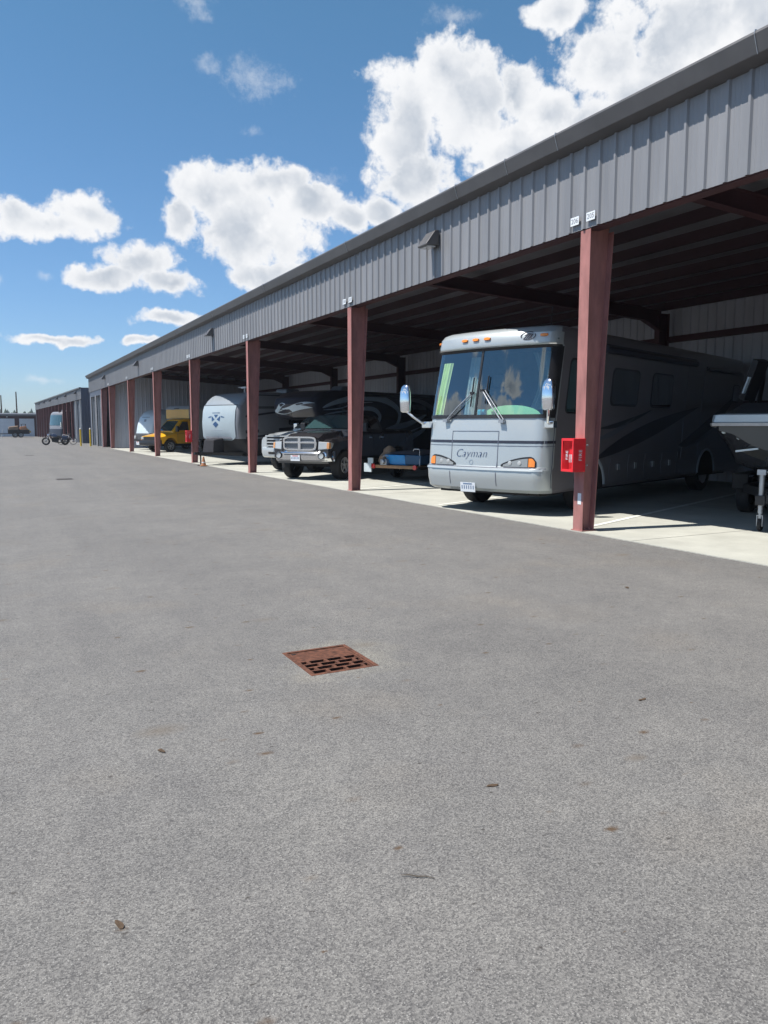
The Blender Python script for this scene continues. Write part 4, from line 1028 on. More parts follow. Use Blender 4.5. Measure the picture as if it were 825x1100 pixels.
b = MB(); b.loft([[(.45,-.85,1.78),(.45,.85,1.78),(.9,1.0,1.78),(.9,-1.0,1.78)],[(.7,-.75,1.86),(.7,.75,1.86),(.95,.85,1.88),(.95,-.85,1.88)]]); 
b.hexa([(.6,-.95,1.76),(4.8,-1.12,1.66),(4.8,1.12,1.66),(.6,.95,1.76),(1.2,-.8,1.98),(4.5,-.95,2.05),(4.5,.95,2.05),(1.2,.8,1.98)])
b.build('boat_cover', 'cover', T, bevel=.05)
b = MB(); p = (.62,.98,1.42); b.lathe([(.001,-.02),(.06,-.015),(.075,.03)], (.40,.60,1.44), 'x', 16); b.build('bow_light', 'dirtyw', T, smooth=True)
b = MB(); b.lathe([(.001,-.02),(.03,-.015),(.035,.03)], (.44,.86,1.50), 'x', 12); b.build('bow_eye', 'dirtyw', T, smooth=True)
b = MB(); b.bar((.44,.66,1.19),(.34,.30,1.24),.03,.03); b.build('hull_strake', 'dirtyw', T)
b = MB()
for s2 in (-1, 1):
    b.tube([(2.6,s2*1.12,1.6),(1.9,s2*.80,2.25),(1.7,s2*.66,2.62),(1.75,s2*.4,2.72),(1.75,0,2.74)], .05, 8)
    b.tube([(3.2,s2*1.12,1.6),(2.3,s2*.78,2.4),(1.75,s2*.64,2.66)], .04, 8)
    b.bar((1.62,s2*.86,2.05),(1.5,s2*.62,2.70),.26,.12)
b.build('wakeboard_tower', 'blk', T, smooth=True)
b = MB(); b.bar((1.47,.86,2.15),(1.42,.76,2.42),.09,.03); b.build('tower_lamp', 'dirtyw', T)
T2 = thing('boat_trailer', 'boat trailer with galvanised swivel jack under the charcoal motorboat', 'boat trailer', bo, br)
b = MB(); b.bar((-.22,-.04,.50),(1.3,0,.52),.12,.14); b.bar((.4,0,.5),(1.8,.85,.5),.08,.14); b.bar((.4,0,.5),(1.8,-.85,.5),.08,.14); b.box(1.8,5.6,.8,.88,.42,.58); b.box(1.8,5.6,-.88,-.8,.42,.58); b.box(3.4,3.5,-.85,.85,.42,.55)
b.box(1.5,5.2,.45,.58,.66,.76); b.box(1.5,5.2,-.58,-.45,.66,.76); b.box(1.6,1.7,-.5,.5,.56,.66); b.box(4.6,4.7,-.5,.5,.56,.66); b.build('frame', 'chas', T2)
b = MB(); b.bar((.35,0,.55),(.1,0,1.25),.1,.08); b.box(-.02,.2,-.09,.09,1.0,1.12); b.build('winch_post', 'chas', T2)
for x in (2.55, 3.4):
    for s2 in (-1, 1): wheel(T2, x, s2*1.02, .33, .22, s2, 'galv', .55, 5)
for s2 in (-1, 1):
    b = MB(); b.box(2.1,3.85,s2*1.02-.14,s2*1.02+.14,.70,.74); b.box(2.05,2.12,s2*1.02-.14,s2*1.02+.14,.46,.74); b.box(3.83,3.90,s2*1.02-.14,s2*1.02+.14,.46,.74); b.build('fender', 'chas', T2, bevel=.02)
jx, jy = -.16, .10
j = MB(); j.tube([(jx,jy,.28),(jx,jy,.88)], .038, 12); j.tube([(jx,jy,.12),(jx,jy,.5)], .028, 12); j.box(jx-.05,jx+.05,jy-.06,jy+.06,.86,.94); j.tube([(jx,jy,.9),(jx-.02,jy-.18,.92),(jx-.12,jy-.18,.92)], .012, 8)
jk = j.build('jack', 'galv', T2, smooth=True, bevel=0)
b = MB(); b.box(jx-.06,jx+.06,jy-.07,jy+.07,.40,.55); b.build('jack_clamp', 'blk', jk, bevel=.01)
b = MB(); b.lathe([(.001,-.025),(.10,-.025),(.11,0),(.10,.025),(.001,.025)], (jx+.03,jy,.11), 'y', 20); b.build('jack_wheel', 'black', jk, smooth=True)
b = MB(); b.lathe([(.001,-.03),(.045,-.03),(.045,.03),(.001,.03)], (jx+.03,jy,.11), 'y', 14); b.box(jx-.02,jx+.05,jy-.045,jy-.033,.08,.24); b.box(jx-.02,jx+.05,jy+.033,jy+.045,.08,.24); b.box(jx-.03,jx+.04,jy-.045,jy+.045,.235,.25); b.build('jack_fork', 'galv', jk)

# ------------------------------------------------------------------ yellow box truck
T = thing('box_truck', 'yellow box truck with black bumper and pale cargo box, third vehicle group from the end', 'box truck', (8.78, 49.04, .012), rzof(67.3))
T['label'] = 'yellow box truck with black bumper and faded cargo box, in the far bays'
hw = 1.0
def zbt(x):
    z = .52; d = abs(x-1.0)
    return max(z, .40+math.sqrt(max(0, .5*.5-d*d))) if d < .5 else z
rings = []
for x in [.12,.2,.45,.5,.55,.65,.8,1.0,1.2,1.35,1.45,1.5,1.6,2.55]:
    h = .98+.24*min(1, (x-.12)/1.2) if x < 1.45 else 1.24; w = hw-.08*max(0, 1-(x-.1)/.6); z0 = zbt(x)
    half = [(w-.2,z0),(w,z0),(w,max(z0+.02,.8)),(w-.02,h-.1),(w-.14,h-.01),(w*.5,h+.03),(0,h+.04)]
    rings.append([(x,-y,z) for y,z in half]+[(x,y,z) for y,z in reversed(half[:-1])])
b = MB(); b.loft(rings); b.build('body', 'yel', T, smooth=True, sharp=35)
b = MB()
def cr2(x, w0, w1, z0, z1): return [(x,-w0,z0),(x,-w1,z1-.1),(x,-w1+.12,z1),(x,w1-.12,z1),(x,w1,z1-.1),(x,w0,z0)]
b.loft([cr2(1.25,hw-.12,hw-.14,1.15,1.30),cr2(1.9,hw-.03,hw-.2,1.2,1.98),cr2(2.2,hw-.01,hw-.18,1.2,2.04),cr2(2.6,hw-.01,hw-.18,1.2,2.05)]); b.build('cab', 'yel', T, smooth=True, sharp=30)
b = MB(); b.add([(1.24,-.72,1.31),(1.24,.72,1.31),(1.84,.62,1.93),(1.84,-.62,1.93)], [(0,1,2,3)]); b.build('windshield', 'tglass', T)
for s2 in (-1, 1):
    b = MB(); f = lambda x, z: (x, s2*(hw-.02-(z-1.2)*.2+.015), z); b.add([f(1.52,1.34),f(2.35,1.34),f(2.35,1.88),f(1.95,1.88)], [(0,1,2,3)]); b.build('side_window', 'dglass', T)
    b = MB(); b.box(1.3,1.45,s2*1.16-.1,s2*1.16+.1,1.25,1.6); b.bar((1.5,s2*.95,1.35),(1.42,s2*1.1,1.38),.04,.04); b.build('mirror', 'blk', T, bevel=.02)
    b = MB(); b.box(2.25,2.36,s2*1.0,s2*1.02,1.12,1.16); b.box(1.5,1.51,s2*.99,s2*1.004,.6,1.2); b.box(2.45,2.46,s2*.99,s2*1.004,.6,1.2); b.build('door_handle', 'blk', T)
    b = MB(); b.box(.10,.22,s2*.76-.14,s2*.76+.14,.78,.94); h = b.build('headlight', 'lens', T, bevel=.02); b = MB(); b.box(.11,.26,s2*.88-.06,s2*.88+.055,.70,.775); b.build('turn_signal', 'amber', h)
    wheel(T, 1.0, s2*.86, .38, .24, s2, 'rimp', .6, 6); wheel(T, 5.0, s2*.95, .38, .28, s2, 'white', .6, 6)
b = MB(); b.box(.09,.14,-.60,.60,.66,.95); b.build('grille', 'blk', T)
b = MB(); bb = Body([(.38,.02,.95),(.44,-.10,1.0),(.60,-.14,1.02),(.72,-.10,1.0),(.76,.0,.95)], .35, .25, .05, .06); bb.shell(b); b.build('bumper', 'blk', T, smooth=True)
b = MB(); b.box(.3,6.4,-.5,.5,.36,.56); b.build('chassis', 'chas', T)
b = MB(); b.box(2.20,6.6,-1.22,1.22,2.08,2.66); b.box(2.62,6.6,-1.22,1.22,.78,2.08); bx = b.build('cargo_box', ['wbox','ybox'], T, bevel=.03)
for p in bx.data.polygons:
    if p.normal.x < -.5: p.material_index = 1
b = MB(); b.hexa([(2.14,-1.25,2.66),(6.62,-1.25,2.66),(6.62,1.25,2.66),(2.14,1.25,2.66),(2.35,-1.15,2.86),(6.6,-1.15,2.9),(6.6,1.15,2.9),(2.35,1.15,2.86)]); b.build('box_roof', 'ltgrey', T, bevel=.03)
b = MB()
for y in (-.18,0,.18): b.box(2.12,2.19,y-.05,y+.05,2.69,2.73)
b.build('marker_lights', 'blk', T)

# ------------------------------------------------------------------ white rounded camper
T = thing('camper_trailer', 'white round-topped camper trailer with dark lower nose behind the yellow truck', 'camper trailer', (9.28, 54.24, .012), rzof(67.3))
lv = [(.30,.15,1.02),(.40,.05,1.05),(1.05,.0,1.06),(1.12,.10,1.06),(1.7,.22,1.06),(2.2,.40,1.02),(2.5,.6,.92),(2.68,.85,.72),(2.75,1.05,.45)]
BC = Body(lv, 5.2, .25, .1, .10); b = MB(); BC.shell(b); o_ = b.build('body', ['dirtyw','dkgrey'], T, smooth=True, sharp=40)
for p in o_.data.polygons:
    if p.center.z < 1.1: p.material_index = 1
b = MB(); BC.strip(b, lin(-.45,.45,8), 2.18, 2.23, .006, .01); BC.strip(b, lin(-.2,.05,5), lambda u: 1.9, lambda u: 2.08+.2*u, .006, .01); b.build('nose_graphic', 'mgrey', T)
side_patch(BC, T, 1.3, 2.2, 1.5, 2.05, 'dglass', 'side_window', r=.1, off=.01)
b = MB(); b.box(-.04,.06,-.9,.9,.62,.70); b.build('bumper_bar', 'chas', T); plate_mb(T, (-.05,.35,.45), (0,-1,0), (0,0,1), .34, .20)
for s2 in (-1, 1): wheel(T, 2.9, s2*.95, .33, .2, s2, 'rimp', .6, 5)
for s2 in (-1, 1): b = MB(); b.lathe([(.001,-.03),(.10,-.02),(.12,.02)], (-.0, s2*.75, .85), 'x', 16); b.build('front_lamp', 'lens', T)
# ------------------------------------------------------------------ bollards
for i, (x, y) in enumerate(((6.72, 67.0), (7.38, 66.3))):
    t = thing('bollard', ['yellow bollard at the corner of the farther storage building, left of the pair', 'yellow bollard nearer the end of the near storage building, right of the pair'][i], 'bollard', (x, y, 0), 0, 'yellow bollards')
    b = MB(); b.lathe([(.066,0),(.066,1.38),(.001,1.38)], (0,0,0), 'z', 16); b.build('post', 'bolly', t, smooth=True)
    b = MB(); b.lathe([(.069,1.36),(.062,1.43),(.03,1.475),(.001,1.48)], (0,0,0), 'z', 16); b.build('cap', 'tan', t, smooth=True)
# ------------------------------------------------------------------ farther storage building (slightly splayed)
ang = math.atan2(8.0-6.9, 55.0)
B2 = thing('storage_building', 'farther grey storage building of dark red columned bays at the far end of the drive', 'storage building', (8.0, 78, 0), ang)
LB = 55.0; H2 = 5.25
def hy(y): return H2
b = MB(); ribbed(b, 0, 0, LB, 4.15, H2-.1, .305, .03, -1, False); b.build('fascia', 'fascia', B2)
b = MB(); b.box(-.15,.03,-.05,LB,H2-.12,H2); b.build('eave_trim', 'trim', B2)
b = MB(); ribbed_x(b, 0, .0, 10.8, 0, H2-.02); b.box(.02,10.8,.03,.08,0,H2-.1); b.build('end_wall', 'wallb', B2)
b = MB(); b.box(.0,11,.0,LB,H2-.1,H2-.02); b.box(10.8,10.9,0,LB,0,H2); b.box(0,10.8,LB-.06,LB,0,H2); b.build('shell', 'deck', B2)
b = MB(); b.box(.25,.3,.1,8.2,0,4.2); b.build('closed_front', 'wallb', B2)
for y in (1.1, 4.7):
    b = MB(); z = .02
    while z < 3.9: b.box(.2,.225,y,y+2.6,z,z+.28); z += .3
    b.build('roller_door', 'door', B2)
    b = MB(); b.box(.0,.19,y-.12,y-.01,0,4.1); b.build('door_trim', 'tan', B2)
for k in range(12):
    y = 8.3+k*4.1
    if y > LB-1: break
    b = MB(); b.box(0,.02,y-.12,y+.12,0,4.2); b.hexa([(.02,y-.01,0),(.2,y-.01,0),(.2,y+.01,0),(.02,y+.01,0),(.02,y-.01,4.2),(.36,y-.01,4.2),(.36,y+.01,4.2),(.02,y+.01,4.2)]); b.build('steel_column', 'redm', B2)
for k in range(6):
    y = 3.2+k*8.7; b = MB(); b.prism([(-.034,4.75),(-.3,4.72),(-.32,4.76),(-.1,5.02),(-.034,5.03)], 'y', y-.2, y+.2); b.build('wall_light', 'trim', B2)
# cross building closing the drive
B3 = thing('storage_building', 'low long storage building with white roller doors closing the end of the drive', 'storage building', (0, 135, 0))
b = MB(); b.box(-60,8.4,.12,9,0,3.25); b.build('walls', 'redd', B3)
b = MB(); b.prism([(-.35,3.22),(9.2,3.7),(9.2,3.8),(-.35,3.5)], 'x', -60.5, 8.6) if False else b.hexa([(-60.5,-.35,3.2),(8.7,-.35,3.2),(8.7,9.3,3.5),(-60.5,9.3,3.5),(-60.5,-.35,3.5),(8.7,-.35,3.5),(8.7,9.3,3.8),(-60.5,9.3,3.8)]); b.build('roof', 'trim', B3)
x = 6.72
while x > -58:
    b = MB(); z = .02
    while z < 2.8: b.box(x-2.15,x,0,.04,z,z+.38); b.box(x-2.15,x,.01,.03,z+.38,z+.40); z += .4
    b.build('roller_door', 'wdoor', B3); x -= 2.82
b = MB(); b.box(2.75,2.95,-.2,.11,3.02,3.12); b.build('wall_light', 'white', B3)
# poles
for i, (x, y, h_, lab) in enumerate(((5.26,165,8.2,'tall dark utility pole behind the white-doored building, the right one'),(2.62,165,7.5,'dark utility pole behind the white-doored building, at the left edge of the photo'))):
    t = thing('utility_pole', lab, 'utility pole', (x, y, 0), 0, 'utility poles behind the far building')
    b = MB(); b.tube([(0,0,0),(0,0,h_)], [.17,.11], 10); b.build('pole', 'pole', t, smooth=True)
    b = MB(); b.box(-.07,.07,-.9,.9,h_-.5,h_-.38); b.box(-.02,.02,-.05,.05,h_-.38,h_-.2); b.build('crossarm', 'pole', t)
# distant wood
rg = random.Random(21); b = MB()
for i in range(900):
    x = rg.uniform(-190, 190); y = rg.uniform(400, 460); hh = rg.uniform(6.6, 8.6)+1.6*(rg.random() < .12)+.7*math.sin(x*.12)+.5*math.sin(x*.31); r = hh*rg.uniform(.20,.36)
    rings = []
    for k in range(6):
        t = k/5; rr = r*(1-t**1.7)*(1+.25*rg.uniform(-1,1))+.02
        rings.append([(x+rr*(1+.25*rg.uniform(-1,1))*math.cos(2*PI*j/6), y+rr*math.sin(2*PI*j/6), .6+hh*t) for j in range(6)])
    b.loft(rings)
tag(b.build('distant_wood', 'tree'), 'dark line of distant conifers beyond the low white-doored building', 'trees', kind='stuff')
# low bush line at the end of far building
# ------------------------------------------------------------------ far motorhome
T = thing('motorhome', 'small distant motorhome with teal windshield parked nose out from the farther storage building', 'motorhome', (6.98, 98.7, 0), rzof(60))
lv = [(.35,.1,1.2),(.45,0,1.25),(1.3,.05,1.25),(1.75,.1,1.25),(2.95,.28,1.24),(3.1,.3,1.2),(3.3,.55,1.1)]
BF = Body(lv, 8.5, .3, .1, .1); b = MB(); BF.shell(b); o_ = b.build('body', ['mgrey','rvdk'], T, smooth=True, sharp=30)
for p in o_.data.polygons:
    if (p.center.x > .6 and abs(p.normal.y) > .5) or p.center.z < 1.2: p.material_index = 1
b = MB(); BF.strip(b, lin(-1.1,1.1,15), 1.72, 2.92, .02, .02, nz=3); b.build('windshield', 'tglass', T, smooth=True)
b = MB(); b.box(-.1,.05,-1.6,-1.42,1.5,2.1); b.bar((.1,-1.25,1.7),(0,-1.5,1.75),.05,.05); b.build('mirror', 'chrome', T, bevel=.03)
b = MB(); b.box(1.0,1.9,-.35,.35,3.3,3.55); b.build('roof_air_conditioner', 'white', T, bevel=.05)
for x in (1.2, 6): 
    for s2 in (-1, 1): wheel(T, x, s2*1.1, .45, .26, s2)
# ------------------------------------------------------------------ motorcycle
def bikewheel(T, x, r, w, nm='wheel', spokes=10, rim='galv'):
    b = MB(); n = 28; rings = []
    for k in range(n+1):
        a = 2*PI*k/n; rings.append([(x+(r-w/2+w/2*math.cos(q))*math.cos(a), w/2*math.sin(q), r+(r-w/2+w/2*math.cos(q))*math.sin(a)) for q in [2*PI*j/8 for j in range(8)]])
    b.loft(rings, cap=False); t = b.build(nm, 'black', T, smooth=True)
    b = MB()
    for k in range(spokes): a = 2*PI*k/spokes; b.tube([(x, .02*(-1)**k, r), (x+(r-w)*math.cos(a), 0, r+(r-w)*math.sin(a))], .006 if w < .08 else .012, 4)
    b.lathe([(.001,-.06),(.05,-.05),(.05,.05),(.001,.06)], (x,0,r), 'y', 10); b.build('rim', rim, t)
    return t
T = thing('motorcycle', 'dark blue motorcycle standing in front of the distant motorhome', 'motorcycle', (5.15, 72.1, 0), R(40))
T.location = (4.42, 71.9, 0); T.rotation_euler = (0, 0, R(-12))
bikewheel(T, 0, .34, .14, rim='mgrey'); bikewheel(T, 1.52, .33, .17, rim='mgrey')
b = MB(); b.tube([(.0,-.08,.34),(.34,-.06,.98)], .025, 6); b.tube([(.0,.08,.34),(.34,.06,.98)], .025, 6); b.tube([(.30,-.38,1.06),(.28,-.1,1.02),(.28,.1,1.02),(.30,.38,1.06)], .016, 6); b.build('fork_and_bars', 'galv', T)
b = MB(); b.lathe([(.001,-.1),(.09,-.08),(.10,.02),(.001,.06)], (.22,0,.86), 'x', 14); b.build('headlamp', 'chrome', T, smooth=True)
b = MB(); b.loft([[(.38,-.04,.80),(.38,.04,.80),(.38,.04,.92),(.38,-.04,.92)],[(.6,-.15,.72),(.6,.15,.72),(.6,.12,1.0),(.6,-.12,1.0)],[(.95,-.12,.70),(.95,.12,.70),(.95,.09,.88),(.95,-.09,.88)]]); b.build('fuel_tank', 'slot', T, smooth=True, bevel=.02)
b = MB(); b.box(.9,1.55,-.13,.13,.70,.80); b.build('saddle', 'blk', T, bevel=.04)
b = MB(); b.box(.5,1.0,-.16,.16,.28,.66); b.tube([(.6,-.2,.3),(1.0,-.22,.22),(1.9,-.22,.3)], .04, 8); b.tube([(.35,0,.9),(.5,0,.35),(1.0,0,.25),(1.52,0,.33)], .03, 6); b.build('engine', 'chas', T, bevel=.02)
b = MB(); b.box(1.3,1.75,-.28,-.14,.45,.78); b.box(1.3,1.75,.14,.28,.45,.78); b.build('saddlebag', 'slot', T, bevel=.05)
b = MB()
for k in range(9):
    a = R(20+k*17.5); c = R(20+(k+1)*17.5)
    b.hexa([(1.52+.38*math.cos(a),-.09,.33+.38*math.sin(a)),(1.52+.38*math.cos(c),-.09,.33+.38*math.sin(c)),(1.52+.38*math.cos(c),.09,.33+.38*math.sin(c)),(1.52+.38*math.cos(a),.09,.33+.38*math.sin(a)),(1.52+.4*math.cos(a),-.09,.33+.4*math.sin(a)),(1.52+.4*math.cos(c),-.09,.33+.4*math.sin(c)),(1.52+.4*math.cos(c),.09,.33+.4*math.sin(c)),(1.52+.4*math.cos(a),.09,.33+.4*math.sin(a))])
b.build('rear_fender', 'slot', T)
# bicycle to its right
T = thing('bicycle', 'dark bicycle parked right of the motorcycle before the farther building', 'bicycle', (5.72, 73.2, 0), R(-20))
bikewheel(T, 0, .34, .045, spokes=12); bikewheel(T, 1.02, .34, .045, spokes=12)
b = MB()
for q in (((0,0,.34),(.18,0,.92)),((.16,0,.80),(.52,0,.30)),((.17,0,.88),(.66,0,.80)),((.52,0,.30),(.70,0,.92)),((.52,0,.30),(1.02,0,.34)),((.66,0,.78),(1.02,0,.34))): b.tube(q, .016, 6)
b.build('frame', 'white', T)
b = MB(); b.tube([(.10,-.3,.98),(.18,-.08,.98),(.18,.08,.98),(.10,.3,.98)], .013, 6); b.tube([(.18,0,.9),(.18,0,.98)], .015, 6); b.build('handlebar', 'blk', T)
b = MB(); b.hexa([(.56,-.03,.92),(.84,-.08,.92),(.84,.08,.92),(.56,.03,.92),(.56,-.02,.96),(.84,-.07,.97),(.84,.07,.97),(.56,.02,.96)]); b.build('saddle', 'blk', T, bevel=.01)
b = MB(); b.lathe([(.001,-.01),(.09,-.01),(.09,.01),(.001,.01)], (.52,0,.30), 'y', 16); b.tube([(.52,-.05,.30),(.60,-.06,.15)], .01, 5); b.tube([(.52,.05,.30),(.44,.06,.45)], .01, 5); b.build('crank', 'galv', T)
# ------------------------------------------------------------------ distant equipment trailer and loader
T = thing('equipment_trailer', 'distant black equipment trailer loaded with orange machinery before the white doors', 'trailer', (2.55, 124, 0))
b = MB(); b.box(.1,2.9,-1,1,.55,.68); b.box(.1,2.9,-1.02,-.96,.5,1.1); b.box(.1,2.9,.96,1.02,.5,1.1); b.box(.1,.16,-.96,.96,.68,1.3); b.build('bed', 'chas', T)
for x in (1.0, 1.75): 
    for s2 in (-1, 1): wheel(T, x, s2*1.12, .36, .22, s2, 'dirtyw', .6, 5)
b = MB(); b.bar((.2,.7,.55),(-.9,0,.55),.08,.1); b.bar((.2,-.7,.55),(-.9,0,.55),.08,.1); b.box(.6,2.2,-1.25,-1.0,.76,.80); b.build('tongue', 'chas', T)
o = MB(); o.hexa([(0,-.8,0),(1.3,-.8,0),(1.3,.8,0),(0,.8,0),(-.05,-.8,.85),(1.2,-.7,1.0),(1.2,.7,1.0),(-.05,.8,.85)]); o = tag(o.build('tarped_load', 'tanld', bevel=.08), 'brown tarped load on the front of the distant equipment trailer', 'load'); o.location = (2.8, 124, .69)
T = thing('compact_loader', 'small orange machine riding on the distant equipment trailer', 'loader', (4.15, 124, .69))
b = MB(); b.hexa([(0,-.6,.15),(1.1,-.6,.15),(1.1,.6,.15),(0,.6,.15),(.1,-.5,.85),(.9,-.5,1.0),(.9,.5,1.0),(.1,.5,.85)]); b.build('body', 'orange', T, bevel=.04)
b = MB(); b.box(.25,.32,-.42,.42,.8,1.2); b.box(.8,.87,-.42,.42,.9,1.2); b.box(.2,.92,-.45,.45,1.2,1.25); b.build('canopy', 'blk', T)
b = MB(); b.bar((1.0,-.4,.6),(1.35,-.4,.2),.08,.1,0); b.bar((1.0,.4,.6),(1.35,.4,.2),.08,.1,0); b.box(1.25,1.5,-.5,.5,0,.25); b.build('bucket', 'bolly', T)
for x in (.25, .85):
    for s2 in (-1, 1): wheel(T, x, s2*.6, .22, .16, s2, 'bolly', .5, 4)
T = thing('sandwich_board', 'small white leaning board beside the distant equipment trailer', 'board', (1.72, 124.5, 0))
b = MB(); b.hexa([(-.1,-.25,0),(.1,-.25,0),(.1,.25,0),(-.1,.25,0),(.30,-.25,1.15),(.34,-.25,1.15),(.34,.25,1.15),(.30,.25,1.15)]); b.build('panel', 'white', T)
b = MB(); b.bar((.6,0,0),(.32,0,1.1),.05,.03); b.build('strut', 'galv', T)

# ------------------------------------------------------------------ thin summer haze
hz = MB(); hz.box(-620, 620, -150, 640, -1.0, 16)
hm = bpy.data.materials.new('thin_haze'); hm.use_nodes = True; hn = hm.node_tree; hn.nodes.clear()
ho = hn.nodes.new('ShaderNodeOutputMaterial'); hv = hn.nodes.new('ShaderNodeVolumePrincipled')
hv.inputs['Color'].default_value = (.80,.88,1,1); hv.inputs['Density'].default_value = .00042; hv.inputs['Anisotropy'].default_value = .3
hn.links.new(hv.outputs[0], ho.inputs['Volume']); M['haze'] = hm
tag(hz.build('haze', 'haze'), kind='stuff')
# ------------------------------------------------------------------ sky
W = bpy.data.worlds.new('World'); S.world = W; W.use_nodes = True
nt = W.node_tree; N = nt.nodes; L = nt.links; N.clear()
SUN_EL, SUN_AZ = 62.0, None
sd = Vector((-.985, .17, 0)).normalized(); sun_dir = Vector((sd.x*math.cos(R(SUN_EL)), sd.y*math.cos(R(SUN_EL)), math.sin(R(SUN_EL))))
out = N.new('ShaderNodeOutputWorld'); bg = N.new('ShaderNodeBackground'); bg.inputs['Strength'].default_value = SKYS
sky = N.new('ShaderNodeTexSky'); sky.sky_type = 'NISHITA'; sky.sun_disc = False; sky.sun_elevation = R(SUN_EL)
sky.sun_rotation = math.atan2(sun_dir.x, sun_dir.y); sky.air_density = 1.0; sky.dust_density = .35; sky.ozone_density = 2.0; sky.altitude = 300
tc = N.new('ShaderNodeTexCoord')
def vn(op, a, b_=None, c=None):
    n = N.new('ShaderNodeVectorMath'); n.operation = op
    for i, v in enumerate((a, b_, c)):
        if v is None: continue
        if isinstance(v, (tuple, Vector)): n.inputs[i].default_value = tuple(v)
        else: L.new(v, n.inputs[i])
    return n.outputs[0]
def mn(op, a, b_=None, c=None, clamp=False):
    n = N.new('ShaderNodeMath'); n.operation = op; n.use_clamp = clamp
    for i, v in enumerate((a, b_, c)):
        if v is None: continue
        if isinstance(v, (int, float)): n.inputs[i].default_value = v
        else: L.new(v, n.inputs[i])
    return n.outputs[0]
def nz(src, sc, det, ro, out_='Fac', lac=2.0, dist=0):
    n = N.new('ShaderNodeTexNoise'); n.inputs['Scale'].default_value = sc; n.inputs['Detail'].default_value = det; n.inputs['Roughness'].default_value = ro; n.inputs['Lacunarity'].default_value = lac; n.inputs['Distortion'].default_value = dist
    L.new(src, n.inputs['Vector']); return n.outputs[out_]
def sstep(v, a, b_):
    n = N.new('ShaderNodeMapRange'); n.interpolation_type = 'SMOOTHSTEP'; n.inputs['From Min'].default_value = a; n.inputs['From Max'].default_value = b_; L.new(v, n.inputs['Value']); return n.outputs[0]
D0 = vn('NORMALIZE', tc.outputs['Generated'])
wa = vn('SUBTRACT', nz(D0, 9, 3, .55, 'Color'), (.5,.5,.5))
D1 = vn('MULTIPLY_ADD', wa, (.05,.05,.05), D0)
wb = vn('SUBTRACT', nz(D0, 32, 3, .6, 'Color'), (.5,.5,.5))
D1 = vn('MULTIPLY_ADD', wb, (.018,.018,.018), D1)
CL=[(28.85, 20.31, 2.73, 4.09), (31.72, 23.32, 2.64, 2.76), (33.24, 21.31, 3.36, 3.36), (29.66, 17.29, 3.68, 2.29), (36.01, 21.99, 1.93, 2.17), (38.41, 20.34, 3.04, 2.06), (27.13, 14.82, 1.81, 1.29), (39.07, 26.13, 2.06, 1.14), (42.66, 23.44, 3.59, 3.24), (47.63, 23.92, 5.03, 3.91), (44.87, 20.49, 4.12, 2.94), (52.02, 24.18, 3.24, 2.97), (36.86, 18.39, 4.34, 2.85), (41.88, 19.44, 3.62, 3.02), (15.03, 15.5, 3.14, 2.26), (19.71, 16.3, 3.55, 1.78), (17.83, 13.73, 4.63, 2.83), (22.0, 15.24, 2.44, 1.93), (24.45, 14.2, 1.43, 1.43), (18.63, 10.87, 3.14, 1.31), (12.97, 14.03, 1.39, 1.26), (2.64, 13.31, 2.37, 1.3), (6.53, 13.91, 2.8, 1.46), (4.64, 12.83, 3.74, 1.03), (10.01, 11.06, 2.78, 1.52), (8.03, 9.92, 2.64, 1.07), (11.96, 9.94, 2.31, 1.16), (4.44, 5.97, 3.87, 0.44), (12.07, 7.32, 2.34, 0.59), (9.83, 5.86, 1.42, 0.39)]
CL += [(-84,18,8,4),(-92,33,6,3.5),(-70,33,5,3),(-58,15,8,4),(-88,24,5,3),(-80,31,6,4),(-97,17,9,4),(-70,20,5,4),(-62,27,6,3),(-110,30,8,5),(160,25,12,6),(120,30,10,6),(-150,22,12,5),(-35,14,8,2.5)]
WI=[(14.62, 23.2, 1.06, 0.71), (18.21, 22.93, 2.15, 0.96), (17.7, 19.79, 0.74, 0.55), (32.2, 26.63, 1.51, 0.7), (4.62, 9.87, 0.61, 0.31), (1.35, 9.46, 0.6, 0.48), (3.18, 3.48, 1.75, 0.25), (13.62, 26.65, 1.69, 0.79), (7.7, 13.72, 0.74, 0.37), (22.68, 16.85, 1.27, 0.76)]
def blobs(lst, src, k):
    acc = None
    for az, el, ra, rb in lst:
        c = Vector((math.sin(R(az))*math.cos(R(el)), math.cos(R(az))*math.cos(R(el)), math.sin(R(el))))
        mp = N.new('ShaderNodeMapping'); mp.vector_type = 'TEXTURE'
        mp.inputs['Location'].default_value = c; mp.inputs['Rotation'].default_value = (R(el), 0, -R(az)); mp.inputs['Scale'].default_value = (R(ra*k), .6, R(rb*k))
        L.new(src, mp.inputs['Vector'])
        g = N.new('ShaderNodeTexGradient'); g.gradient_type = 'SPHERICAL'; L.new(mp.outputs[0], g.inputs[0])
        acc = g.outputs['Fac'] if acc is None else mn('MAXIMUM', acc, g.outputs['Fac'])
        if acc is not g.outputs['Fac'] and False: pass
    return acc
gb = blobs(CL, D1, 1.46)
def vor(src, sc, det):
    n = N.new('ShaderNodeTexVoronoi'); n.inputs['Scale'].default_value = sc; n.inputs['Detail'].default_value = det; n.inputs['Roughness'].default_value = .55; n.inputs['Lacunarity'].default_value = 2.3; n.normalize = False
    L.new(src, n.inputs['Vector']); return n.outputs['Distance']
Dw = vn('MULTIPLY_ADD', wb, (.03,.03,.03), D0)
v1 = vor(Dw, 22, 3); fb = nz(D0, 34, 8, .66); fb2 = nz(D0, 7, 3, .5)
puff = mn('ADD', mn('MULTIPLY', mn('SUBTRACT', .55, v1), .30), mn('MULTIPLY', mn('SUBTRACT', fb, .5), .80))
dens = mn('MULTIPLY', mn('ADD', gb, puff), sstep(gb, 0, .10))
mask = sstep(dens, .12, .42)
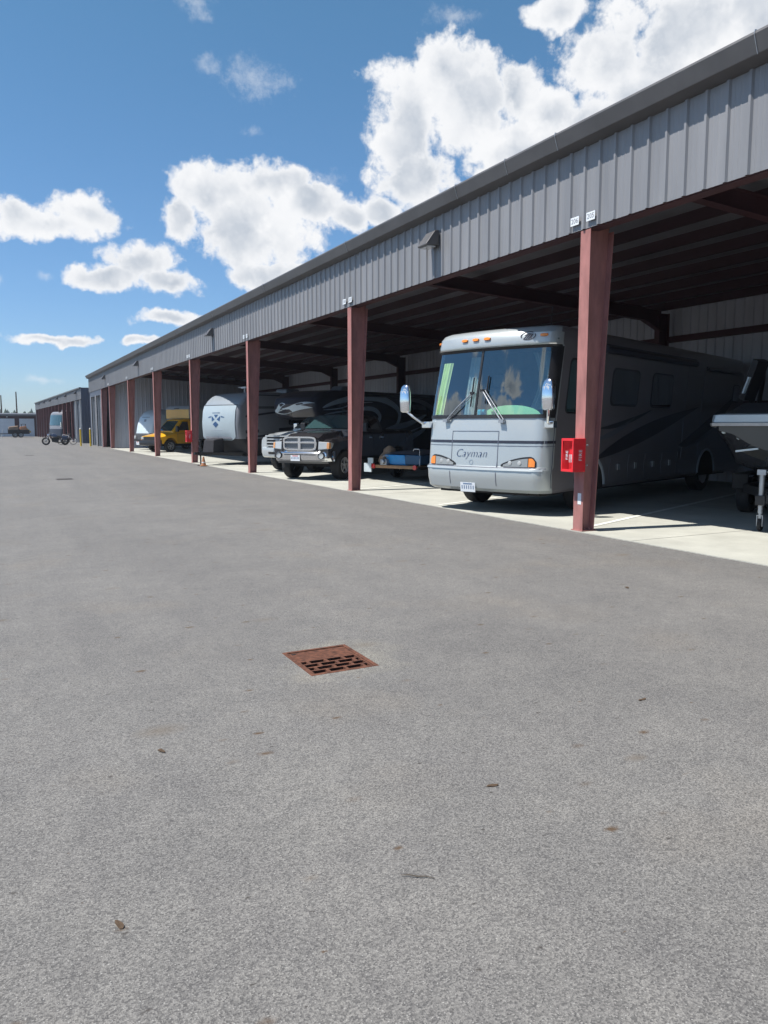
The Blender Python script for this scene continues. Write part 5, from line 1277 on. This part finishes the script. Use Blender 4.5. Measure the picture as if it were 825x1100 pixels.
gw = blobs(WI, D1, 1.9)
wm = mn('MULTIPLY', sstep(mn('ADD', gw, mn('MULTIPLY', mn('SUBTRACT', nz(D0, 34, 8, .7), .5), 2.2)), .35, 1.2), .38)
wm = mn('MULTIPLY', wm, sstep(gw, 0, .25))
mask = mn('MAXIMUM', mask, wm)
Ds = vn('ADD', Dw, (-.005, .001, .013)); v1s = vor(Ds, 20, 1.5)
rel = mn('MULTIPLY', mn('SUBTRACT', v1, v1s), 1.1)          # lit above each billow, grey beneath it
core = sstep(mn('ADD', mn('MULTIPLY', gb, .55), mn('MULTIPLY', mn('SUBTRACT', nz(D0, 11, 5, .55), .5), 1.7)), .12, .62)
shade = mn('ADD', mn('ADD', mn('MULTIPLY', core, .62), mn('MULTIPLY', rel, .32)), mn('MULTIPLY', mn('SUBTRACT', fb, .5), -.22), True)
shade = mn('MULTIPLY', shade, sstep(dens, .25, .7), None, True)
cm = N.new('ShaderNodeMix'); cm.data_type = 'RGBA'; L.new(shade, cm.inputs[0])
cm.inputs[6].default_value = tuple(c*CLB for c in (1.0,1.01,1.03))+(1,); cm.inputs[7].default_value = tuple(c*CLB for c in (.47,.54,.64))+(1,)
fm = N.new('ShaderNodeMix'); fm.data_type = 'RGBA'; L.new(mask, fm.inputs[0])
tint = N.new('ShaderNodeMix'); tint.data_type = 'RGBA'; tint.blend_type = 'MULTIPLY'; tint.inputs[0].default_value = 1; sz = N.new('ShaderNodeSeparateXYZ'); L.new(D0, sz.inputs[0]); hr = N.new('ShaderNodeValToRGB'); L.new(sz.outputs['Z'], hr.inputs['Fac']); L.new(hr.outputs['Color'], tint.inputs[7])
for p_, c_ in ((0, SKYH), (.12, SKYM), (.45, SKYT)):
    e_ = hr.color_ramp.elements[0] if p_ == 0 else hr.color_ramp.elements[1] if p_ == .45 else hr.color_ramp.elements.new(p_)
    e_.position = p_; e_.color = (*c_, 1)
L.new(sky.outputs[0], tint.inputs[6])
L.new(tint.outputs[2], fm.inputs[6]); L.new(cm.outputs[2], fm.inputs[7]); L.new(fm.outputs[2], bg.inputs['Color']); L.new(bg.outputs[0], out.inputs['Surface'])
sl = bpy.data.lights.new('sun', 'SUN'); sl.energy = SUNS; sl.angle = R(.53); sl.color = (1, .955, .89)
so = bpy.data.objects.new('sun', sl); C.objects.link(so); so.rotation_euler = sun_dir.to_track_quat('Z', 'Y').to_euler()
# ------------------------------------------------------------------ camera
cam = bpy.data.cameras.new('camera'); cam.sensor_width = 36; cam.sensor_fit = 'HORIZONTAL'; cam.lens = 36*826/825; cam.clip_start = .05; cam.clip_end = 4000
co = bpy.data.objects.new('camera', cam); C.objects.link(co); co.location = (0,0,1.6); co.rotation_euler = (R(90-6.3554), 0, R(-27.1656)); S.camera = co
S.view_settings.view_transform = 'Standard'; S.view_settings.look = 'None'; S.view_settings.gamma = 1; S.view_settings.exposure = EXPO; S.view_settings.use_curve_mapping = False
S.render.engine = 'CYCLES'; S.cycles.max_bounces = 6; S.cycles.volume_bounces = 0; S.cycles.diffuse_bounces = 3; S.cycles.glossy_bounces = 3; S.cycles.transmission_bounces = 4; S.cycles.caustics_reflective = False; S.cycles.caustics_refractive = False; S.cycles.adaptive_threshold = .02; W.cycles.sampling_method = 'MANUAL'; W.cycles.sample_map_resolution = 512; S.render.resolution_x = 768; S.render.resolution_y = 1024
